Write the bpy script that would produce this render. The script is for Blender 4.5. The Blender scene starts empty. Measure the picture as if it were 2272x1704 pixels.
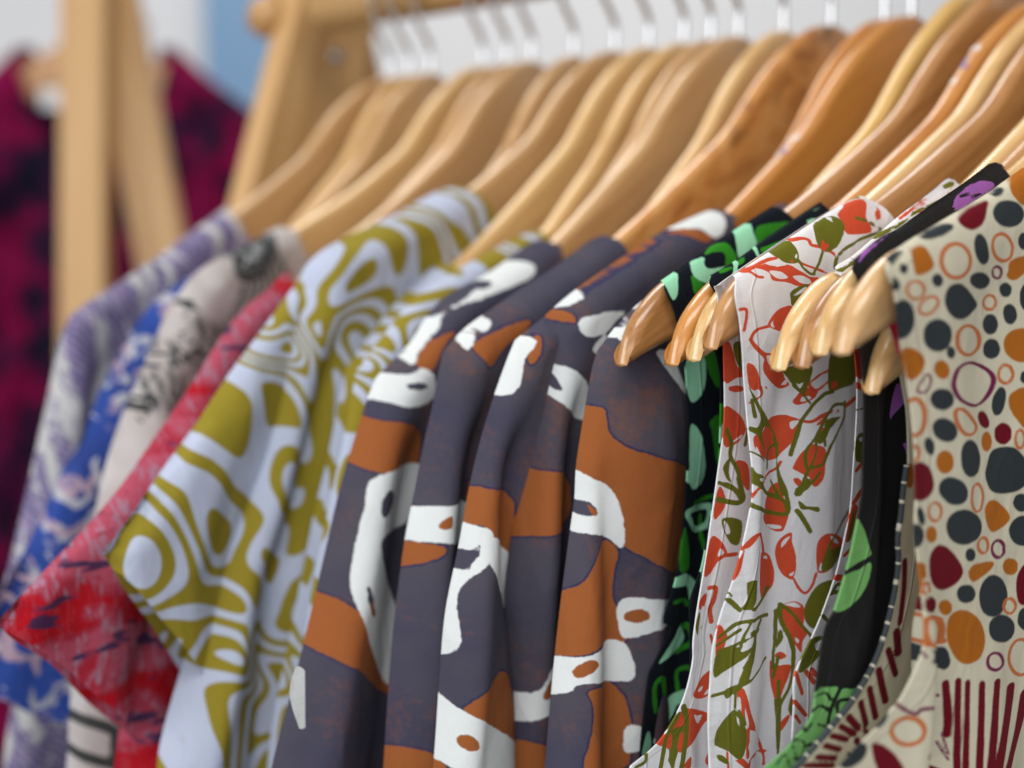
import bpy, math, random
import numpy as np
random.seed(7); rng = np.random.RandomState(7)
# ------------------------------------------------------------------ camera, light, exposure
scene = bpy.context.scene
COL = scene.collection
W, H, F = 2272.0, 1704.0, 3000.0           # photograph frame and its focal length, both in photo pixels
TH = math.radians(50.35)                    # angle between the view and the rail
PIT = math.atan((852 - 567) / F)            # the camera looks slightly down
EYE = 1.39                                  # camera height above the floor
FWD = np.array([-math.cos(TH) * math.cos(PIT), math.sin(TH) * math.cos(PIT), -math.sin(PIT)])
RIGHT = np.array([math.sin(TH), math.cos(TH), 0.0])
UP = np.cross(RIGHT, FWD)
CAM = np.array([0.22468, -0.52812, EYE])
cd = bpy.data.cameras.new("camera"); cam = bpy.data.objects.new("camera", cd); COL.objects.link(cam)
cd.sensor_width = 36.0; cd.lens = 36.0 * F / W; cd.clip_start = 0.01; cd.clip_end = 60
from mathutils import Matrix, Vector
cam.matrix_world = Matrix(((RIGHT[0], UP[0], -FWD[0], CAM[0]), (RIGHT[1], UP[1], -FWD[1], CAM[1]),
                           (RIGHT[2], UP[2], -FWD[2], CAM[2]), (0, 0, 0, 1)))
cd.dof.use_dof = True; cd.dof.focus_distance = 0.364
cd.dof.aperture_fstop = (cd.lens / 1000.0) / 0.0096
cd.dof.aperture_blades = 0
scene.camera = cam
wd = bpy.data.worlds.new("World"); scene.world = wd; wd.use_nodes = True
wd.node_tree.nodes["Background"].inputs[0].default_value = (0.96, 0.98, 1.0, 1)
wd.node_tree.nodes["Background"].inputs[1].default_value = 0.30
def area(name, loc, target, sx, sy, power, col):
    l = bpy.data.lights.new(name, 'AREA'); l.shape = 'RECTANGLE'; l.size = sx; l.size_y = sy
    l.energy = power; l.color = col
    o = bpy.data.objects.new(name, l); COL.objects.link(o); o.location = loc
    o.rotation_euler = (Vector(target) - Vector(loc)).to_track_quat('-Z', 'Y').to_euler(); return o
area("ceiling_lamp", (0.55, -0.75, EYE + 1.35), (-0.05, -0.15, EYE), 1.3, 0.5, 17, (1.0, 0.985, 0.96))
area("ceiling_lamp", (-0.9, 0.5, EYE + 1.5), (-0.6, 0.4, EYE), 1.3, 0.5, 18, (1.0, 0.985, 0.96))
area("front_light", (0.9, -1.9, EYE + 0.35), (0.02, -0.1, EYE - .08), 1.7, 1.2, 24, (0.97, 0.985, 1.0))  # added unseen fill from the front right, lightens cloth faces turned that way
area("front_light", (-1.2, -1.9, EYE + 0.8), (-0.1, -0.1, EYE), 1.3, 1.0, 28, (0.97, 0.985, 1.0))
scene.view_settings.view_transform = 'Standard'; scene.view_settings.look = 'None'
scene.view_settings.exposure = 0.0; scene.view_settings.gamma = 1.0
scene.cycles.use_denoising = True
scene.cycles.max_bounces = 8; scene.cycles.diffuse_bounces = 5; scene.cycles.glossy_bounces = 3
scene.cycles.caustics_reflective = False; scene.cycles.caustics_refractive = False

# ------------------------------------------------------------------ geometry of the photograph
ZOOM = dict(D=(0, 0, 0.97359), K1=(1540, 420, 4.608), K2=(1540, 740, 4.608), K3=(1400, 1060, 3.95), K4=(1360, 1354, 4.7366),
            U1=(1940, 340, 3.6867), U2=(1940, 760, 3.6867), U3=(1740, 1180, 3.1654), G4=(1380, 440, 4.608),
            A1=(0, 0, 2.9105), A2=(700, 0, 2.9105), A3=(1400, 0, 2.5367), A4=(0, 450, 3.0157), A5=(0, 1000, 2.35625),
            b1=(600, 450, 2.7657), b2=(600, 1000, 2.35625), b3=(1200, 450, 3.0167), b4=(1350, 1000, 2.357),
            b5=(1672, 350, 2.5517), b6=(1672, 1000, 2.3567))
def px(zoom, pts):
    x0, y0, s = ZOOM[zoom]; return [(x0 + a / s, y0 + b / s) for a, b in pts]
def ray(q):
    return FWD + RIGHT * (q[0] - W / 2) / F + UP * (H / 2 - q[1]) / F
class Frame:
    """a vertical plane square to the rail (slightly swung): p runs from the rail to the hanger's near tip, n towards the near end of the rail"""
    def __init__(s, xc, xt, L=0.22):
        s.xc, s.xt = xc, xt
        d = np.array([xt - xc, -L, 0.0]); s.ep = d / np.linalg.norm(d)
        s.en = np.array([-s.ep[1], s.ep[0], 0.0]); s.o = np.array([xc, 0.0, EYE])
    def loc(s, q, n=0.0):
        r = ray(q); t = (n - (CAM - s.o) @ s.en) / (r @ s.en); P = CAM + t * r - s.o
        return np.array([P @ s.ep, P[2]])
    def world(s, p, z, n):
        p = np.asarray(p); return s.o + np.multiply.outer(p, s.ep) + np.multiply.outer(np.asarray(z), (0, 0, 1)) + np.multiply.outer(np.asarray(n), s.en)
def at_depth(q, d):
    r = ray(q); return CAM + r * (d / (r @ FWD))

# ------------------------------------------------------------------ mesh helpers
def empty(name, loc=(0, 0, 0)):
    o = bpy.data.objects.new(name, None); COL.objects.link(o); o.location = loc; o.empty_display_size = 0.02; return o
def tag(o, label, cat, group=None):
    o["label"] = label; o["category"] = cat
    if group: o["group"] = group
    return o
def mesh_obj(name, V, Fc, mat, parent=None, smooth=True, attrs=None):
    me = bpy.data.meshes.new(name); V = np.asarray(V, dtype=np.float64)
    if isinstance(Fc, np.ndarray):
        nf = len(Fc); k = Fc.shape[1]
        me.vertices.add(len(V)); me.vertices.foreach_set("co", V.ravel().astype(np.float32))
        me.loops.add(nf * k); me.loops.foreach_set("vertex_index", Fc.ravel().astype(np.int32))
        me.polygons.add(nf); me.polygons.foreach_set("loop_start", np.arange(0, nf * k, k, dtype=np.int32))
        me.update(calc_edges=True); me.validate()
    else:
        me.from_pydata(V.tolist(), [], Fc)
    if smooth: me.polygons.foreach_set("use_smooth", np.ones(len(me.polygons), dtype=bool))
    for k, a in (attrs or {}).items():
        if a.ndim == 1:
            at = me.attributes.new(k, 'FLOAT', 'POINT'); at.data.foreach_set("value", a.astype(np.float32))
        else:
            at = me.attributes.new(k, 'FLOAT_VECTOR', 'POINT'); at.data.foreach_set("vector", a.astype(np.float32).ravel())
    me.materials.append(mat)
    o = bpy.data.objects.new(name, me); COL.objects.link(o)
    if parent is not None:
        o.parent = parent; o.matrix_parent_inverse = parent.matrix_basis.inverted()
    return o
def grid_faces(nr, nc, off=0, wrap=False):
    i = np.arange(nr - 1)[:, None]; j = np.arange(nc if wrap else nc - 1)[None, :]; j2 = (j + 1) % nc
    return (np.stack([i * nc + j + 0 * i, i * nc + j2 + 0 * i, (i + 1) * nc + j2, (i + 1) * nc + j], -1).reshape(-1, 4) + off).astype(np.int32)
def box(name, c, ax, half, mat, parent=None, bev=0.0):
    """an oriented box with bevelled edges"""
    ax = [np.asarray(a, float) / np.linalg.norm(a) for a in ax]; V = []
    import bmesh
    bm = bmesh.new(); bmesh.ops.create_cube(bm, size=2.0)
    for v in bm.verts:
        q = np.asarray(c) + sum(ax[k] * half[k] * v.co[k] for k in range(3)); v.co = q
    if bev: bmesh.ops.bevel(bm, geom=bm.edges[:], offset=bev, segments=2, affect='EDGES', profile=0.5)
    bmesh.ops.recalc_face_normals(bm, faces=bm.faces[:])
    me = bpy.data.meshes.new(name); bm.to_mesh(me); bm.free(); me.materials.append(mat)
    o = bpy.data.objects.new(name, me); COL.objects.link(o)
    if parent is not None: o.parent = parent; o.matrix_parent_inverse = parent.matrix_basis.inverted()
    return o
def spline(P, n):
    """Catmull-Rom through the points, n samples evenly by length"""
    P = np.asarray(P, float)
    if len(P) == 2: t = np.linspace(0, 1, n)[:, None]; return P[0] + (P[1] - P[0]) * t
    Q = np.vstack([2 * P[0] - P[1], P, 2 * P[-1] - P[-2]]); out = []
    for i in range(1, len(Q) - 2):
        t = np.linspace(0, 1, 24, endpoint=False)[:, None]; a, b, c, d = Q[i - 1:i + 3]
        out.append(0.5 * (2 * b + (c - a) * t + (2 * a - 5 * b + 4 * c - d) * t ** 2 + (3 * b - a - 3 * c + d) * t ** 3))
    out = np.vstack(out + [P[-1:]]); s = np.r_[0, np.cumsum(np.linalg.norm(np.diff(out, axis=0), axis=1))]
    u = np.linspace(0, s[-1], n) if np.isscalar(n) else np.asarray(n) * s[-1]
    return np.stack([np.interp(u, s, out[:, k]) for k in range(out.shape[1])], -1)
def tube(name, P, r, mat, parent=None, k=10, cap=True):
    P = np.asarray(P, float); n = len(P); T = np.gradient(P, axis=0); T /= np.linalg.norm(T, axis=1)[:, None]
    ref = np.array([1.0, 0.02, 0.03]) if abs(T[0][0]) < 0.9 else np.array([0.0, 1.0, 0.03])
    V = []
    rr = np.full(n, r) if np.isscalar(r) else np.asarray(r)
    for i in range(n):
        a = np.cross(T[i], ref); a /= np.linalg.norm(a); b = np.cross(T[i], a)
        for j in range(k):
            w = 2 * math.pi * j / k; V.append(P[i] + rr[i] * (math.cos(w) * a + math.sin(w) * b))
    Fc = grid_faces(n, k, 0, True).tolist()
    if cap: Fc += [list(range(k))[::-1], [(n - 1) * k + j for j in range(k)]]
    return mesh_obj(name, V, Fc, mat, parent)

# ------------------------------------------------------------------ materials
def nt(name):
    m = bpy.data.materials.new(name); m.use_nodes = True; t = m.node_tree; return m, t, t.nodes["Principled BSDF"]
def N(t, kind, **kw):
    n = t.nodes.new(kind)
    for k, v in kw.items():
        if k.startswith("i_"): n.inputs[k[2:].replace("_", " ")].default_value = v
        else: setattr(n, k, v)
    return n
def mixc(t, fac, a, b):
    m = t.nodes.new("ShaderNodeMix"); m.data_type = 'RGBA'
    if isinstance(fac, (int, float)): m.inputs[0].default_value = fac
    else: t.links.new(fac, m.inputs[0])
    for s, v in ((6, a), (7, b)):
        if isinstance(v, tuple): m.inputs[s].default_value = (*v, 1)
        else: t.links.new(v, m.inputs[s])
    return m.outputs[2]
def ramp(t, src, stops, interp='LINEAR'):
    r = t.nodes.new("ShaderNodeValToRGB"); r.color_ramp.interpolation = interp
    e = r.color_ramp.elements
    while len(e) < len(stops): e.new(0.5)
    for el, (p, c) in zip(e, stops): el.position = p; el.color = (*c, 1) if isinstance(c, tuple) else (c, c, c, 1)
    t.links.new(src, r.inputs[0]); return r.outputs[0]
def math_(t, op, a, b=None, c=None):
    n = t.nodes.new("ShaderNodeMath"); n.operation = op
    for i, v in enumerate((a, b, c)):
        if v is None: continue
        if isinstance(v, (int, float)): n.inputs[i].default_value = v
        else: t.links.new(v, n.inputs[i])
    return n.outputs[0]
def attr(t, name, vec=False):
    n = t.nodes.new("ShaderNodeAttribute"); n.attribute_name = name; return n.outputs["Vector" if vec else "Fac"]
def noise(t, vec, scale, detail=2, rough=0.5, dist=0.0):
    n = N(t, "ShaderNodeTexNoise"); n.inputs["Scale"].default_value = scale; n.inputs["Detail"].default_value = detail
    n.inputs["Roughness"].default_value = rough; n.inputs["Distortion"].default_value = dist
    if vec is not None: t.links.new(vec, n.inputs["Vector"])
    return n.outputs["Fac"]
def mapping(t, vec, scale=(1, 1, 1), rot=(0, 0, 0), loc=(0, 0, 0)):
    m = t.nodes.new("ShaderNodeMapping"); m.inputs["Scale"].default_value = scale; m.inputs["Rotation"].default_value = rot; m.inputs["Location"].default_value = loc
    t.links.new(vec, m.inputs["Vector"]); return m.outputs[0]
def weave(t, b, vec, strength=0.25, fine=2600, wrinkle=0.0):
    """thread relief of woven cloth plus soft crumpling"""
    w1 = N(t, "ShaderNodeTexWave", wave_type='BANDS', bands_direction='X'); w1.inputs["Scale"].default_value = fine / 6.283
    w2 = N(t, "ShaderNodeTexWave", wave_type='BANDS', bands_direction='Y'); w2.inputs["Scale"].default_value = fine / 6.283
    for w in (w1, w2):
        w.inputs["Distortion"].default_value = 1.2; w.inputs["Detail"].default_value = 1; w.inputs["Detail Scale"].default_value = 0.6
        t.links.new(vec, w.inputs["Vector"])
    h = math_(t, 'MULTIPLY', math_(t, 'ADD', w1.outputs["Fac"], w2.outputs["Fac"]), 0.35)
    h = math_(t, 'ADD', h, math_(t, 'MULTIPLY', noise(t, vec, 1300, 3, 0.7), 2.2))
    bm = t.nodes.new("ShaderNodeBump"); bm.inputs["Strength"].default_value = strength; bm.inputs["Distance"].default_value = 0.00012
    t.links.new(h, bm.inputs["Height"]); out = bm.outputs[0]
    b2 = t.nodes.new("ShaderNodeBump"); b2.inputs["Strength"].default_value = 0.6; b2.inputs["Distance"].default_value = 0.0022
    rg = math_(t, 'ABSOLUTE', math_(t, 'SUBTRACT', noise(t, mapping(t, vec, (1.0, 0.4, 1.0), (0, 0, 0.25)), 48, 2, 0.5, 0.3), 0.5))
    hw = math_(t, 'ADD', noise(t, mapping(t, vec, (1.0, 0.55, 1.0)), 55, 3, 0.55, 0.4), math_(t, 'MULTIPLY', math_(t, 'MINIMUM', rg, 0.10), 2.2))
    t.links.new(hw, b2.inputs["Height"]); t.links.new(out, b2.inputs["Normal"])
    # a sewn line that follows the turned edge, with slight puckers
    e = attr(t, "edge"); d = math_(t, 'ABSOLUTE', math_(t, 'SUBTRACT', e, 0.0065))
    mr = N(t, "ShaderNodeMapRange"); mr.inputs[1].default_value = 0.0; mr.inputs[2].default_value = 0.0007; mr.inputs[3].default_value = -1; mr.inputs[4].default_value = 0; mr.clamp = True; t.links.new(d, mr.inputs[0])
    wv = N(t, "ShaderNodeTexWave", wave_type='BANDS', bands_direction='Y'); wv.inputs["Scale"].default_value = 420 / 1.0; wv.inputs["Distortion"].default_value = 0.3; t.links.new(vec, wv.inputs["Vector"])
    pk = N(t, "ShaderNodeMapRange"); pk.inputs[1].default_value = 0.010; pk.inputs[2].default_value = 0.0; pk.inputs[3].default_value = 0; pk.inputs[4].default_value = 1; pk.clamp = True; t.links.new(e, pk.inputs[0])
    hh = math_(t, 'ADD', math_(t, 'MULTIPLY', mr.outputs[0], 0.8), math_(t, 'MULTIPLY', math_(t, 'MULTIPLY', pk.outputs[0], 0.8), noise(t, mapping(t, vec, (1, 3, 1)), 130, 2)))
    b3 = t.nodes.new("ShaderNodeBump"); b3.inputs["Strength"].default_value = 0.6; b3.inputs["Distance"].default_value = 0.0008
    t.links.new(hh, b3.inputs["Height"]); t.links.new(b2.outputs[0], b3.inputs["Normal"])
    t.links.new(b3.outputs[0], b.inputs["Normal"])
def fabric(name, base, layers, base_fn=None, rough_edge=0.00009, soft=0.00012, thread=0.1, edge=None, strength=0.25):
    """printed cloth: each printed colour has its own signed distance attribute (metres) on the mesh; the shader turns it into a crisp inked edge"""
    m, t, b = nt(name); vec = attr(t, "cloth", True)
    col = base_fn(t, vec) if base_fn else None
    if col is None:
        col = mixc(t, 0.0, base, base)
    nz = math_(t, 'MULTIPLY', math_(t, 'SUBTRACT', noise(t, vec, 700, 2, 0.6), 0.5), rough_edge * 4)
    nz2 = math_(t, 'MULTIPLY', math_(t, 'SUBTRACT', noise(t, vec, 160, 1, 0.5), 0.5), rough_edge * 6)
    nz = math_(t, 'ADD', nz, nz2)
    for i, lay in enumerate(layers):
        c = lay
        d = math_(t, 'ADD', attr(t, "ink%d" % i), nz)
        mr = N(t, "ShaderNodeMapRange"); mr.inputs[1].default_value = soft; mr.inputs[2].default_value = -soft
        mr.inputs[3].default_value = 0; mr.inputs[4].default_value = 1; mr.clamp = True
        t.links.new(d, mr.inputs[0])
        if callable(c): c = c(t, vec)
        if edge and edge[0] == i:      # a darker line where two inks overlap along the border
            me = N(t, "ShaderNodeMapRange"); me.inputs[1].default_value = edge[1] + soft; me.inputs[2].default_value = edge[1] - soft; me.clamp = True
            t.links.new(d, me.inputs[0]); col = mixc(t, me.outputs[0], col, edge[2])
        col = mixc(t, mr.outputs[0], col, c)
    th = noise(t, vec, 1500, 2, 0.7)
    hs = N(t, "ShaderNodeHueSaturation"); t.links.new(col, hs.inputs["Color"])
    t.links.new(math_(t, 'ADD', math_(t, 'MULTIPLY', th, thread * 2), 1 - thread), hs.inputs["Value"])
    t.links.new(hs.outputs[0], b.inputs["Base Color"])
    b.inputs["Roughness"].default_value = 0.88; b.inputs["Specular IOR Level"].default_value = 0.12
    b.inputs["Sheen Weight"].default_value = 0.015; b.inputs["Sheen Roughness"].default_value = 0.5
    weave(t, b, vec, strength)
    # thin cotton lets some light through
    tr = t.nodes.new("ShaderNodeBsdfTranslucent"); t.links.new(hs.outputs[0], tr.inputs["Color"]); mx = t.nodes.new("ShaderNodeMixShader"); mx.inputs[0].default_value = 0.24
    t.links.new(b.outputs[0], mx.inputs[1]); t.links.new(tr.outputs[0], mx.inputs[2]); t.links.new(mx.outputs[0], t.nodes["Material Output"].inputs["Surface"])
    return m
def wood(name, a, bcol, dark, scale=1.0, burl=False, rough=0.3, coat=0.5, knot=None):
    m, t, b = nt(name); tc = t.nodes.new("ShaderNodeTexCoord"); oi = t.nodes.new("ShaderNodeObjectInfo")
    gv = attr(t, "grain", True)
    off = N(t, "ShaderNodeVectorMath", operation='ADD'); t.links.new(gv, off.inputs[0])
    sc = N(t, "ShaderNodeVectorMath", operation='SCALE'); sc.inputs[0].default_value = (3.1, 1.7, 2.3); t.links.new(oi.outputs["Random"], sc.inputs["Scale"])
    t.links.new(sc.outputs[0], off.inputs[1]); v = off.outputs[0]
    st = mapping(t, v, (6, 70, 70) if not burl else (28, 34, 34))
    n1 = noise(t, st, 1.0 * scale, 4, 0.6, 1.2 if not burl else 2.5)
    fine = noise(t, mapping(t, v, (25, 600, 600)), 1.0, 3, 0.6)
    big = noise(t, mapping(t, v, (8, 14, 14)), 1.0, 2, 0.5)
    c = ramp(t, n1, [(0.32, dark), (0.46, a), (0.7, bcol)])
    c = mixc(t, math_(t, 'MULTIPLY', big, 0.45), c, a)
    hs = N(t, "ShaderNodeHueSaturation"); t.links.new(c, hs.inputs["Color"])
    t.links.new(math_(t, 'ADD', math_(t, 'MULTIPLY', fine, 0.34), 0.83), hs.inputs["Value"])
    c = mixc(t, 0.12, hs.outputs[0], (0.10, 0.05, 0.015))
    if burl:
        kn = noise(t, mapping(t, v, (34, 40, 40)), 1.0, 2, 0.5, 1.0)
        c = mixc(t, ramp(t, kn, [(0.60, 0.0), (0.72, 0.75)]), c, tuple(x * 0.25 for x in dark))
    if knot:
        dn = N(t, "ShaderNodeVectorMath", operation='DISTANCE'); mp = mapping(t, gv, (1, 1.5, 0)); t.links.new(mp, dn.inputs[0]); dn.inputs[1].default_value = (knot[0], knot[1] * 1.5, 0)
        dk_ = math_(t, 'ADD', dn.outputs["Value"], math_(t, 'MULTIPLY', math_(t, 'SUBTRACT', noise(t, gv, 300, 2), 0.5), 0.006))
        c = mixc(t, ramp(t, math_(t, 'MULTIPLY', dk_, 100.0), [(0.10, 0.95), (0.30, 0.55), (0.62, 0.0)]), c, (0.10, 0.035, 0.008))
    t.links.new(c, b.inputs["Base Color"])
    b.inputs["Roughness"].default_value = rough; b.inputs["Coat Weight"].default_value = coat; b.inputs["Coat Roughness"].default_value = 0.12
    bp = t.nodes.new("ShaderNodeBump"); bp.inputs["Strength"].default_value = 0.3; bp.inputs["Distance"].default_value = 0.0002
    h2 = math_(t, 'ADD', math_(t, 'MULTIPLY', noise(t, v, 60, 2, 0.5), 0.5), fine)
    t.links.new(h2, bp.inputs["Height"]); t.links.new(bp.outputs[0], b.inputs["Normal"]); t.links.new(bp.outputs[0], b.inputs["Coat Normal"])
    return m
def plain(name, col, rough=0.5, metal=0.0, spec=0.5):
    m, t, b = nt(name); v = t.nodes.new("ShaderNodeTexCoord").outputs["Object"]
    n = noise(t, v, 30, 3); c = mixc(t, n, tuple(x * 0.94 for x in col), tuple(min(1, x * 1.05) for x in col))
    t.links.new(c, b.inputs["Base Color"]); b.inputs["Roughness"].default_value = rough; b.inputs["Metallic"].default_value = metal
    b.inputs["Specular IOR Level"].default_value = spec; return m
WOOD = dict(
    tan=wood("varnished_tan_wood", (0.54, 0.32, 0.14), (0.62, 0.39, 0.18), (0.40, 0.21, 0.08)),
    brown=wood("varnished_brown_wood", (0.42, 0.20, 0.066), (0.50, 0.255, 0.092), (0.29, 0.12, 0.034)),
    orange=wood("varnished_orange_wood", (0.50, 0.205, 0.042), (0.56, 0.25, 0.06), (0.36, 0.125, 0.022)),
    pale=wood("varnished_pale_wood", (0.62, 0.38, 0.115), (0.68, 0.44, 0.15), (0.46, 0.25, 0.07)),
    burl=wood("varnished_burl_wood", (0.56, 0.25, 0.065), (0.64, 0.36, 0.13), (0.26, 0.085, 0.02), burl=True),
    honey=wood("varnished_honey_wood", (0.64, 0.40, 0.165), (0.70, 0.47, 0.205), (0.52, 0.29, 0.10)))
RACKW = wood("rack_pine_wood", (0.52, 0.30, 0.115), (0.60, 0.37, 0.155), (0.40, 0.20, 0.06), 0.6, rough=0.45, coat=0.1)
STEEL = plain("bright_steel_wire", (0.62, 0.62, 0.63), 0.28, 1.0)
SCREW = plain("zinc_screw", (0.45, 0.45, 0.46), 0.35, 1.0)

# ------------------------------------------------------------------ prints: signed distance of traced shapes
CL = 0.006
def seg_sdf(Q, P, closed):
    A = P; B = np.roll(P, -1, 0) if closed else P[1:]
    if not closed: A = P[:-1]
    d2 = np.full(len(Q), 1e9); inside = np.zeros(len(Q), bool)
    for a, b in zip(A, B):
        ba = b - a; pa = Q - a; h = np.clip((pa @ ba) / max(ba @ ba, 1e-14), 0, 1)
        e = pa - h[:, None] * ba; d2 = np.minimum(d2, (e * e).sum(1))
        if closed:
            c = ((a[1] <= Q[:, 1]) & (b[1] > Q[:, 1])) | ((b[1] <= Q[:, 1]) & (a[1] > Q[:, 1]))
            with np.errstate(divide='ignore', invalid='ignore'):
                xx = a[0] + (Q[:, 1] - a[1]) / (b[1] - a[1]) * ba[0]
            inside ^= c & (Q[:, 0] < xx)
    d = np.sqrt(d2); return np.where(inside, -d, d) if closed else d
def smooth_closed(P, k=5):
    P = np.asarray(P, float); n = len(P); out = []
    for i in range(n):
        a, b, c, d = P[i - 1], P[i], P[(i + 1) % n], P[(i + 2) % n]
        for j in range(k):
            t = j / k; out.append(0.5 * (2 * b + (c - a) * t + (2 * a - 5 * b + 4 * c - d) * t * t + (3 * b - a - 3 * c + d) * t ** 3))
    return np.array(out)
def smooth_open(P, k=5):
    P = np.asarray(P, float)
    if len(P) < 3: return P
    Q = np.vstack([2 * P[0] - P[1], P, 2 * P[-1] - P[-2]]); out = []
    for i in range(1, len(Q) - 2):
        a, b, c, d = Q[i - 1:i + 3]
        for j in range(k):
            t = j / k; out.append(0.5 * (2 * b + (c - a) * t + (2 * a - 5 * b + 4 * c - d) * t * t + (3 * b - a - 3 * c + d) * t ** 3))
    return np.array(out + [P[-1]])
def ell(cx, cy, rx, ry, deg=0, n=14):
    a = math.radians(deg); u = np.linspace(0, 2 * math.pi, n, endpoint=False)
    return [(cx + rx * math.cos(q) * math.cos(a) - ry * math.sin(q) * math.sin(a), cy + rx * math.cos(q) * math.sin(a) + ry * math.sin(q) * math.cos(a)) for q in u]
# a shape: (zoom, 'P', pts) filled blob / (zoom, 'S', width, pts) brush stroke / (zoom, 'R', width, pts) closed ring / (zoom, 'Q', pts) filled with straight sides
def sdf_layer(Q, shapes, tomap):
    out = np.full(len(Q), CL)
    for sh in shapes:
        z, k = sh[0], sh[1]
        src = px(z, sh[-1]); pts = np.array([tomap(q) for q in src]); w = 0.0; sx = sz = 1.0
        if k in 'SR':
            w = 0.5 * sh[2] / ZOOM[z][2]; sx, sz = tomap.scale(src[len(src) // 2] if k == 'S' else tuple(np.mean(src, 0)))
        if k in 'PR': pts = smooth_closed(pts, 4)
        elif k == 'C':
            for _ in range(2): nx = np.roll(pts, -1, 0); pts = np.stack([pts * .8 + nx * .2, pts * .2 + nx * .8], 1).reshape(-1, 2)
        elif k == 'S': pts = smooth_open(pts, 4)
        ms = 0.5 * (sx + sz) if k in 'SR' else 1.0
        lo = pts.min(0) - (w * ms * 1.5 + CL); hi = pts.max(0) + (w * ms * 1.5 + CL)
        m = (Q[:, 0] > lo[0]) & (Q[:, 0] < hi[0]) & (Q[:, 1] > lo[1]) & (Q[:, 1] < hi[1])
        if not m.any(): continue
        S2 = np.array([sx, sz]); d = seg_sdf(Q[m] / S2, pts / S2, k != 'S')
        if k == 'R': d = (np.abs(d) - w) * ms
        elif k == 'S': d = (d - w) * ms
        out[m] = np.minimum(out[m], d)
    return np.clip(out, -CL, CL)

# ------------------------------------------------------------------ cloth panels
def arc_round(d, r):
    x = np.clip(d / r, 0, 1); return np.sqrt(np.clip(1 - (1 - x) ** 2, 0, 1))
class Folds:
    def __init__(s, fr, folds, n0, wob=0.0012, seed=0):
        s.f = []; s.n0 = n0; s.wob = wob; r = np.random.RandomState(seed)
        s.ph = r.rand(6) * 6.28
        for f in folds:
            z, pts, wd_, amp = f[:4]
            P = np.array([fr.loc(q, n0) for q in px(z, pts)]); P = P[np.argsort(P[:, 1])]
            s.f.append((P, wd_, amp))
    def __call__(s, p, z):
        n = np.zeros_like(p) if isinstance(p, np.ndarray) else 0.0
        for P, w, a in s.f:
            pc = np.interp(z, P[:, 1], P[:, 0]); top = P[-1, 1]
            rm = np.clip((top + 0.012 - z) / 0.03, 0, 1); rm = rm * rm * (3 - 2 * rm)
            d_ = np.abs(p - pc); n = n + 1.35 * a * rm * np.where(d_ < 3 * w, np.exp(-(np.sqrt(d_ * d_ + (.35 * w) ** 2) - .35 * w) / (.62 * w)), 0) * (0.85 + 0.15 * np.sin(z * 70 + pc * 90))
        n = n + s.wob * (np.sin(p * 95 + z * 21 + s.ph[0]) + 0.6 * np.sin(p * 170 - z * 37 + s.ph[1]) + 0.5 * np.sin(z * 60 + p * 40 + s.ph[2]))
        return n
class ToMap:
    """photo point -> point on the draped surface (first hit along the view ray)"""
    def __init__(s, fr, surf, cx, nb, lo, hi, push=None):
        s.push = push; s.fr, s.surf, s.cx, s.nb, s.ns = fr, surf, cx, nb, np.linspace(hi, lo, 160)
    def __call__(s, q):
        if s.push is not None:           # ink that reaches the turned edge runs on round it
            xe = np.interp(q[1], *s.push)
            if q[0] < xe + 22: q = (min(q[0], xe) - 70, q[1])
        r = ray(q); c = (CAM - s.fr.o); rn = r @ s.fr.en; cn = c @ s.fr.en
        t = (s.ns - cn) / rn; p = c @ s.fr.ep + t * (r @ s.fr.ep); z = c[2] + t * r[2]
        hit = np.nonzero(s.ns <= s.surf(p, z))[0]; i = hit[0] if len(hit) else int(np.argmin(np.abs(s.ns - s.nb)))
        return np.array([float(s.cx(p[i:i + 1], z[i:i + 1])[0]), z[i]])
    def scale(s, q):
        a = s(q); b = s((q[0] + 12, q[1])); c = s((q[0], q[1] + 12)); return float(np.clip(abs(b[0] - a[0]) / 12, 9e-5, 5e-4)), float(np.clip(abs(c[1] - a[1]) / 12, 9e-5, 4e-4))
def dense(L1, h, L2, m):
    """parameter samples: spacing h over the first length L1, then m coarse ones over L2; returns 0..1 by length"""
    n1 = max(4, int(L1 / h)); s = np.r_[np.linspace(0, L1, n1), L1 + L2 * np.linspace(0, 1, m + 1)[1:]] if L2 > 1e-6 else np.linspace(0, L1, n1)
    return s / s[-1]
def length(P): return np.linalg.norm(np.diff(P, axis=0), axis=1).sum()
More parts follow.
